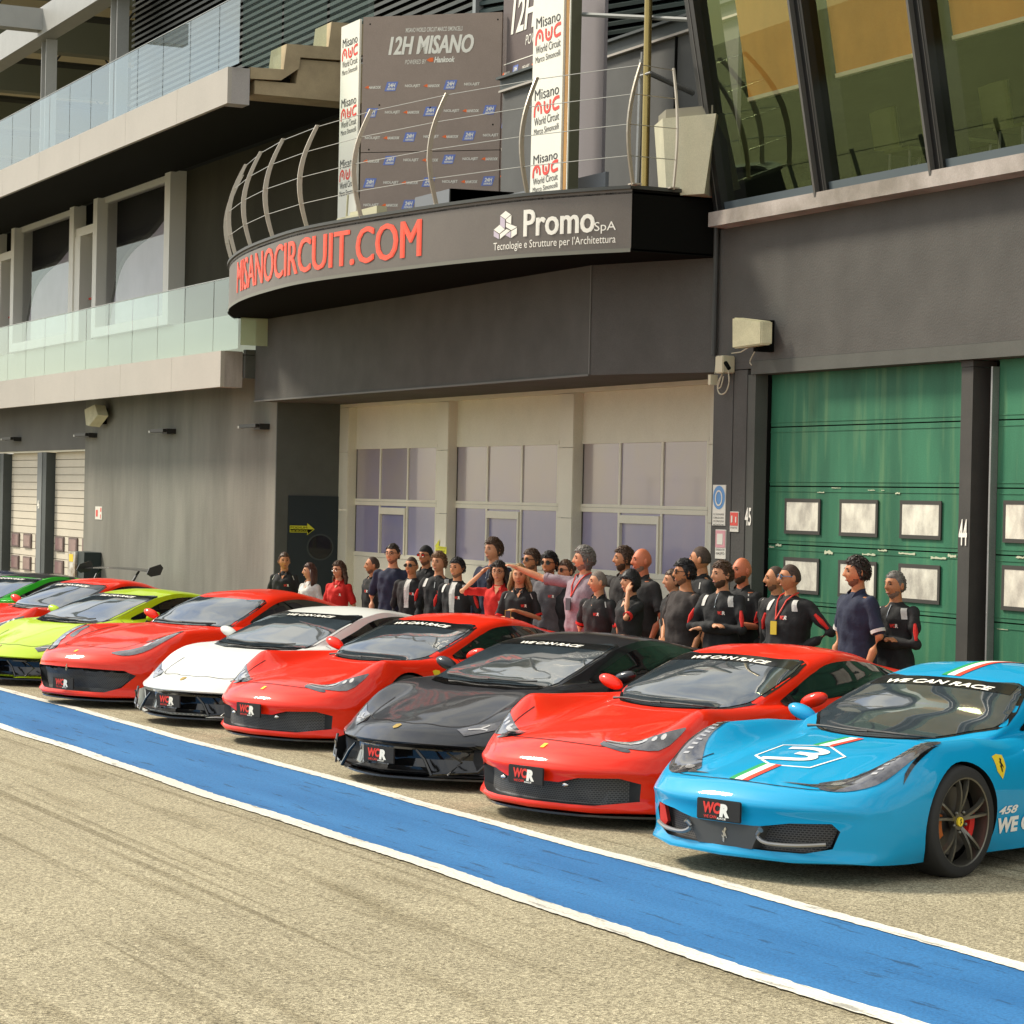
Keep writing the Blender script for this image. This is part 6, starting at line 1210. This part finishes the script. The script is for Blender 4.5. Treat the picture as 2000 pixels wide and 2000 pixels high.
    if glasses:
        gm = dict(s=lens_k, sr=lens_r, sb=lens_k, g=None)[glasses]; q = MB()
        for side in (-1, 1):
            c = [(side*.034+.027*math.cos(a), -.098+.006*abs(math.cos(a)), .012+.019*math.sin(a)) for a in np.linspace(0, 2*math.pi, 15)]
            if gm: q.add([c_ for c_ in c[:-1]], [tuple(range(14))], 1)
            q.tube(c, .0022, 5, 0); q.tube([(side*.060, -.094, .018), (side*.080, -.01, .016), (side*.08, .02, .01)], .003 if glasses != 'g' else .002, 5, 0)
        q.tube([(-.008, -.099, .014), (.008, -.099, .014)], .0025, 5, 0); q.xf(tf).build('sunglasses' if gm else 'glasses', [fr_b if glasses == 'sb' else eye_m, gm or eye_m], body)
    # garments
    long_ = top in ('suit', 'jacket'); inf = .022 if long_ else .016
    b = MB(); bot = .84 if not fem else .90
    rr_ = [(x, y, z, rx*wt_+inf, ry*wt_+inf) for x, y, z, rx, ry in tor if .9 < z < 1.44]; rr_ = [(0, .01, bot, .16*wt_+inf, .115*wt_+inf)]+rr_+[(0, .012, 1.462, .078, .064), (0, .012, 1.487 if top != 'tee' else 1.47, .066, .062)]
    if w > 1.05: rr_ = [(x, y-.02*(.95 < z < 1.25), z, rx, ry+(.03 if .95 < z < 1.25 else 0)) for x, y, z, rx, ry in rr_]
    if fem: rr_ = [(x, y-.018*(1.2 < z < 1.36), z, rx, ry+(.015 if 1.2 < z < 1.36 else 0)) for x, y, z, rx, ry in rr_]
    loft(b, rr_)
    for side in (-1, 1):
        sh, el, wr = A(side, arms[0] if side < 0 else arms[1]); L = lambda a, c, k: tuple(a[i]+(c[i]-a[i])*k for i in range(3))
        if long_: limb(b, [sh, L(sh, el, .5), el, L(el, wr, .5), L(el, wr, .95)], [.062, .058, .053, .049, .040])
        else: limb(b, [sh, L(sh, el, .5), L(sh, el, .82)], [.060, .060, .059] if not fem else [.052, .051, .050])
    gar = b.build({'suit': 'race_suit', 'jacket': 'jacket', 'tee': 't_shirt', 'polo': 'polo_shirt'}[top], CL[tc], t); remesh(gar, .012, 3)
    me = gar.data; co = np.zeros(len(me.vertices)*3); me.vertices.foreach_get('co', co); co = co.reshape(-1, 3); no = np.zeros(len(me.vertices)*3); me.vertices.foreach_get('normal', no); no = no.reshape(-1, 3)
    wr_ = np.sin(co[:, 2]*31+co[:, 0]*37+px)*np.sin(co[:, 0]*23-co[:, 2]*13+px*.7)*.0055+np.sin(co[:, 2]*17-co[:, 0]*41+co[:, 1]*30+px)*.0035
    co += no*wr_[:, None]; me.vertices.foreach_set('co', co.ravel()); me.update()
    bv = BVHTree.FromPolygons([tuple(v.co) for v in me.vertices], [tuple(p.vertices) for p in me.polygons])
    def onf(x, z, off=.006, y0=-.6, d=(0, 1, 0)):
        p, n, i, ds = bv.ray_cast(Vector((x, y0, z)), Vector(d)); return tuple(p+n*off) if p is not None else (x, -.15, z)
    if 'nologo' not in extra:
        lx = .035 if 'logoL' not in extra else -.11
        for s_, a, c, m_ in (('WC', 0, .042, red_t), ('R', .042, .068, wt)):
            v, f = text_fit(s_, lx+a, lx+c, 1.265, 1.30, .05, .1); q = MB(); q.add([onf(*p) for p in v], f); q.build('chest_logo', m_ if 'whitelogo' not in extra else wt, gar)
    if top in ('suit', 'jacket') and 'plain' not in extra:
        for side in (-1, 1):
            q = MB(); a = [(side*.12, 1.49), (side*.155, 1.475), (side*.185, 1.36), (side*.15, 1.35)]; Z_ = np.linspace(1.34, 1.435, 6); q.add([onf(side*(.105+.022*j+.25*(1.435-z)), z, .008) for z in Z_ for j in (0, 1, 2)], [(3*i+j, 3*i+j+1, 3*i+j+4, 3*i+j+3) for i in range(5) for j in range(2)]); q.build('shoulder_patch', CL['white'], gar)
            sh, el, wr2 = A(side, arms[0] if side < 0 else arms[1]); q = MB(); L = lambda k: Vector(sh)+(Vector(el)-Vector(sh))*k
            n_ = Vector((side, -1.2, .1)).normalized(); a_, c_ = L(.35)+n_*.058, L(.9)+n_*.052; q.tube([a_, (a_+c_)/2+n_*.006, c_], [.014, .024, .012], 8); q.build('sleeve_panel', CL['red'], gar, smooth=True)
    if top == 'polo':
        q = MB(); m_ = CL['red'] if 'redtrim' in extra else CL[tc]
        for side in (-1, 1):
            sh, el, _ = A(side, arms[0] if side < 0 else arms[1]); d_ = (Vector(el)-Vector(sh)); p_ = Vector(sh)+d_*.80; rr2 = .0625 if not fem else .0525
            q = MB(); q.tube([p_, p_+d_.normalized()*.028], [rr2, rr2], 16); q.build('sleeve_cuff', CL['white'] if 'whitetrim' in extra else (CL['red'] if 'redtrim' in extra else CL[tc]), gar, smooth=True)
        q = MB()
        for side in (-1, 1): q.add([(side*.005, -.075, 1.435), (side*.055, -.062, 1.475), (side*.068, -.02, 1.50), (side*.072, .03, 1.51), (side*.074, .03, 1.475), (side*.075, -.03, 1.455), (side*.05, -.095, 1.425)], [(0, 1, 2, 3, 4, 5, 6)])
        q.build('collar', CL[tc] if 'whitetrim' not in extra else CL['navy'], gar)
        if fem or 'open' in extra:
            q = MB(); q.add([onf(x, z, .004) for x, z in ((-.042, 1.47), (0, 1.37), (.042, 1.47))], [(0, 1, 2)]); q.build('neckline', SK[sk], gar)
        if 'stripes' in extra:
            for side in (-1, 1):
                q = MB(); a = [(side*.13, 1.42), (side*.14, 1.42), (side*.165, 1.36), (side*.155, 1.36)]; q.add([onf(x, z, .006) for x, z in a], [(0, 1, 2, 3)]); q.build('shoulder_piping', CL['white'], gar)
    if 'lanyard' in extra or 'lanyardgrey' in extra:
        q = MB()
        for side in (-1, 1): q.tube([(side*.07, .03, 1.505), (side*.068, -.06, 1.475)]+[onf(side*.05*(1-k), 1.43-.17*k, .008) for k in (0, .35, .7, 1)], .007, 5)
        q.build('lanyard', lan_r if 'lanyard' in extra else CL['white'], gar); q = MB(); p = onf(0, 1.19, .012); q.box(p[0]-.035, p[0]+.035, p[1]-.005, p[1]+.003, 1.13, 1.25); q.build('badge', badge_k if 'gold' not in extra else phone_m, gar)
    if 'innerwhite' in extra:
        q = MB(); Z_ = np.linspace(1.10, 1.46, 12); q.add([onf(x, z, .009) for z in Z_ for x in (-.035, 0, .035)], [(3*i+j, 3*i+j+1, 3*i+j+4, 3*i+j+3) for i in range(11) for j in range(2)]); q.build('inner_shirt', CL['white'], gar)
    if 'zip' in extra: q = MB(); q.tube([onf(0, 1.46, .006), onf(0, 1.40, .006), onf(0, 1.33, .006)], .004, 5); q.build('zip', chrome, gar)
    b = MB(); loft(b, [(0, .01, 1.0, .155*wt_+.006, .11*wt_+.006), (0, .01, .92, .165*wt_+.01, .12*wt_+.01), (0, .01, .84, .165*wt_+.01, .12*wt_)])
    for side in (-1, 1): limb(b, [(side*.088, .01, .88), (side*.10, 0, .50), (side*.10, .02, .10)], [.098, .075, .06])
    tr = b.build('trousers', CL['denim'] if 'denim' in extra else CL['charcoal'], t); remesh(tr, .02, 2)
    for side in (-1, 1): b = MB(); b.ball((side*.10, -.04, .045), (.05, .14, .045), 12, 8); b.xf(lambda p: (p[0], p[1], max(0, p[2]))).build('shoe', shoe_m, t, smooth=True)
    if 'phone' in extra:
        q = thing('phone', 'yellow cased phone held by the blonde woman', 'phone', (0, 0, 0)); bpy.context.view_layer.update(); R2 = t.matrix_basis if False else (Matrix.Translation(t.location) @ Matrix.Rotation(rz, 4, 'Z') @ Matrix.Diagonal((st, st, st, 1)))
        b = MB(); b.box(-.12, -.05, -.42, -.408, 1.09, 1.24); b.box(-.115, -.055, -.424, -.42, 1.095, 1.235, 1); p = R2 @ Vector((-.085, -.415, 1.16)); q.location = p; b.xf(lambda v: R2 @ Vector(v)-p).build('case', [phone_m, badge_k], q)
    return t
PPL = [
 (556, 1080, 12.0, 8, -15, 'smiling woman with tied brown hair in black polo, nearest the door with round window', dict(sk='tan', hair='tied', hc='brown', fem=True, extra=('open', 'stripes'))),
 (606, 1101, 11.95, 40, 72, 'woman in white shirt with long straight reddish brown hair', dict(hair='long', hc='auburn', tc='white', fem=True, extra=('nologo',))),
 (663, 1098, 12.0, 25, 42, 'woman with curly brown hair and glasses in red polo shirt', dict(hair='longcurly', hc='brown', tc='red', fem=True, glasses='g', extra=('open',))),
 (729, 1088, 12.3, 60, 78, 'balding man with dark moustache in black polo, seen in profile', dict(sk='tan', hair='recede', hc='dark', beard='s', w=1.05, extra=('open',))),
 (768, 1063, 12.1, 18, 25, 'tall bearded man with glasses in plain navy t-shirt', dict(hair='short', hc='dark', beard='s', top='tee', tc='navy', arms=('down', 'down'), glasses='g', extra=('nologo',))),
 (805, 1088, 12.15, 25, 28, 'man in dark sunglasses with black jacket open over a white shirt', dict(sk='tan', hair='crop', hc='dark', top='jacket', glasses='s', extra=('innerwhite', 'plain'))),
 (833, 1067, 12.5, 30, 38, 'man with black cap and red mirrored sunglasses', dict(sk='tan', hair='cap', hc='black', beard='s', glasses='sr', extra=())),
 (858, 1080, 12.15, 20, 30, 'grinning man with tousled light brown hair in black and red racing jacket', dict(sk='fair', hair='curly', hc='light', top='jacket', extra=('zip',))),
 (894, 1091, 12.0, 25, 35, 'man with short black curly hair and dark jacket over black shirt', dict(sk='tan', hair='quiff', hc='black', beard='s', top='jacket', extra=('innerwhite',))),
 (965, 1053, 12.55, 35, 50, 'tallest young man with tousled light brown hair in navy jacket', dict(hair='curly', hc='brown', top='jacket', tc='navy', extra=('plain', 'zip', 'nologo'))),
 (975, 1098, 12.0, 15, 15, 'woman with long dark curls, glasses and red polo shading her eyes with one hand', dict(hair='longcurly', hc='dark', tc='red', fem=True, arms=('brow', 'down'), glasses='g', extra=('open', 'whitelogo'))),
 (1015, 1103, 11.85, 5, 8, 'blonde woman in black polo holding a yellow phone', dict(hair='long', hc='blonde', fem=True, arms=('hold', 'chest'), extra=('open', 'redtrim', 'stripes', 'phone', 'denim'), tilt=5)),
 (1040, 1074, 12.6, 35, 55, 'man with light quiff, beard and blue tinted sunglasses', dict(sk='tan', hair='quiff', hc='brown', beard='s', top='tee', tc='charcoal', glasses='s', extra=('nologo',))),
 (1074, 1080, 12.35, 20, 30, 'man with black curls, moustache and sunglasses in grey polo', dict(sk='tan', hair='curly', hc='black', beard='s', tc='grey', glasses='s')),
 (1106, 1095, 12.5, 35, 50, 'woman with tied back brown hair and dark sunglasses beside the pointing man', dict(hair='tied', hc='brown', fem=True, glasses='s', extra=('nologo',))),
 (1143, 1069, 12.05, 50, 85, 'grey haired man in mauve polo with red lanyard pointing to the left', dict(hair='full', hc='grey', beard='s', tc='mauve', arms=('point', 'down'), w=1.08, extra=('lanyard', 'whitelogo', 'nologo'))),
 (1170, 1116, 11.85, 40, 80, 'short man with cropped grey hair in black polo with red cuffs', dict(sk='fair', hair='crop', hc='grey', extra=('redtrim', 'stripes', 'open'))),
 (1221, 1069, 12.7, 60, 82, 'man with swept dark brown hair and full dark beard', dict(sk='tan', hair='quiff', hc='brown', beard='f', tc='charcoal', arms=('around', 'down'), extra=('nologo',))),
 (1233, 1116, 11.85, 55, 62, 'woman with black bobbed hair holding her head with one hand', dict(hair='bob', hc='black', fem=True, arms=('down', 'head'), extra=('redtrim', 'nologo'), tilt=-8)),
 (1256, 1072, 12.45, 55, 72, 'bald man with greying beard in black polo with white chest logo', dict(sk='red', hair='bald', hc='grey', beard='s', w=1.1, tc='charcoal', extra=('whitelogo', 'open'))),
 (1317, 1113, 12.45, 70, 80, 'person with brown hair almost hidden behind the man in dark brown t-shirt', dict(hair='short', hc='brown', extra=('redtrim', 'stripes', 'nologo'))),
 (1339, 1095, 11.95, 60, 78, 'man with wavy black hair and sunglasses in plain dark brown t-shirt', dict(sk='tan', hair='wavy', hc='black', beard='s', top='tee', tc='brown', arms=('hip', 'down'), glasses='s', w=1.06, extra=('nologo',))),
 (1371, 1068, 12.7, 75, 108, 'man with close cropped dark hair turning his head away', dict(sk='tan', hair='crop', hc='dark', extra=('redtrim', 'stripes', 'nologo'))),
 (1412, 1098, 12.0, 35, 65, 'man with brown hair and beard, arms crossed in black and red race suit', dict(hair='quiff', hc='brown', beard='f', top='suit', arms=('crossed', 'crossed2'), extra=('zip',))),
 (1451, 1090, 12.4, 45, 60, 'bald sunburnt man with brown beard in black polo', dict(sk='red', hair='bald', hc='brown', beard='f', w=1.15, arms=('chest', 'hold'), extra=('redtrim', 'stripes'))),
 (1517, 1107, 12.45, 60, 85, 'man with receding hair in race suit, half hidden behind man in blue framed sunglasses', dict(sk='tan', hair='recede', hc='brown', beard='s', top='suit')),
 (1545, 1103, 12.05, 45, 80, 'stout man with blue framed sunglasses, red lanyard and race suit, hand on hip', dict(sk='tan', hair='crop', hc='brown', top='suit', w=1.18, arms=('down', 'hip'), glasses='sb', extra=('lanyard', 'gold'))),
 (1676, 1090, 12.0, 62, 82, 'tall smiling man in navy polo with white piped sleeves', dict(sk='tan', hair='wavy', hc='dark', beard='s', tc='navy', w=1.05, extra=('whitetrim', 'nologo'))),
 (1750, 1117, 12.45, 40, 58, 'man with greying hair in black race suit, arms crossed, furthest right', dict(sk='tan', hair='short', hc='grey', beard='s', top='suit', arms=('crossed', 'crossed2'), extra=('zip',))),
]
for px_, py_, Y_, ab_, ah_, lb_, kw_ in PPL: person(px_, py_, Y_, ab_, ah_, lb_, **kw_)
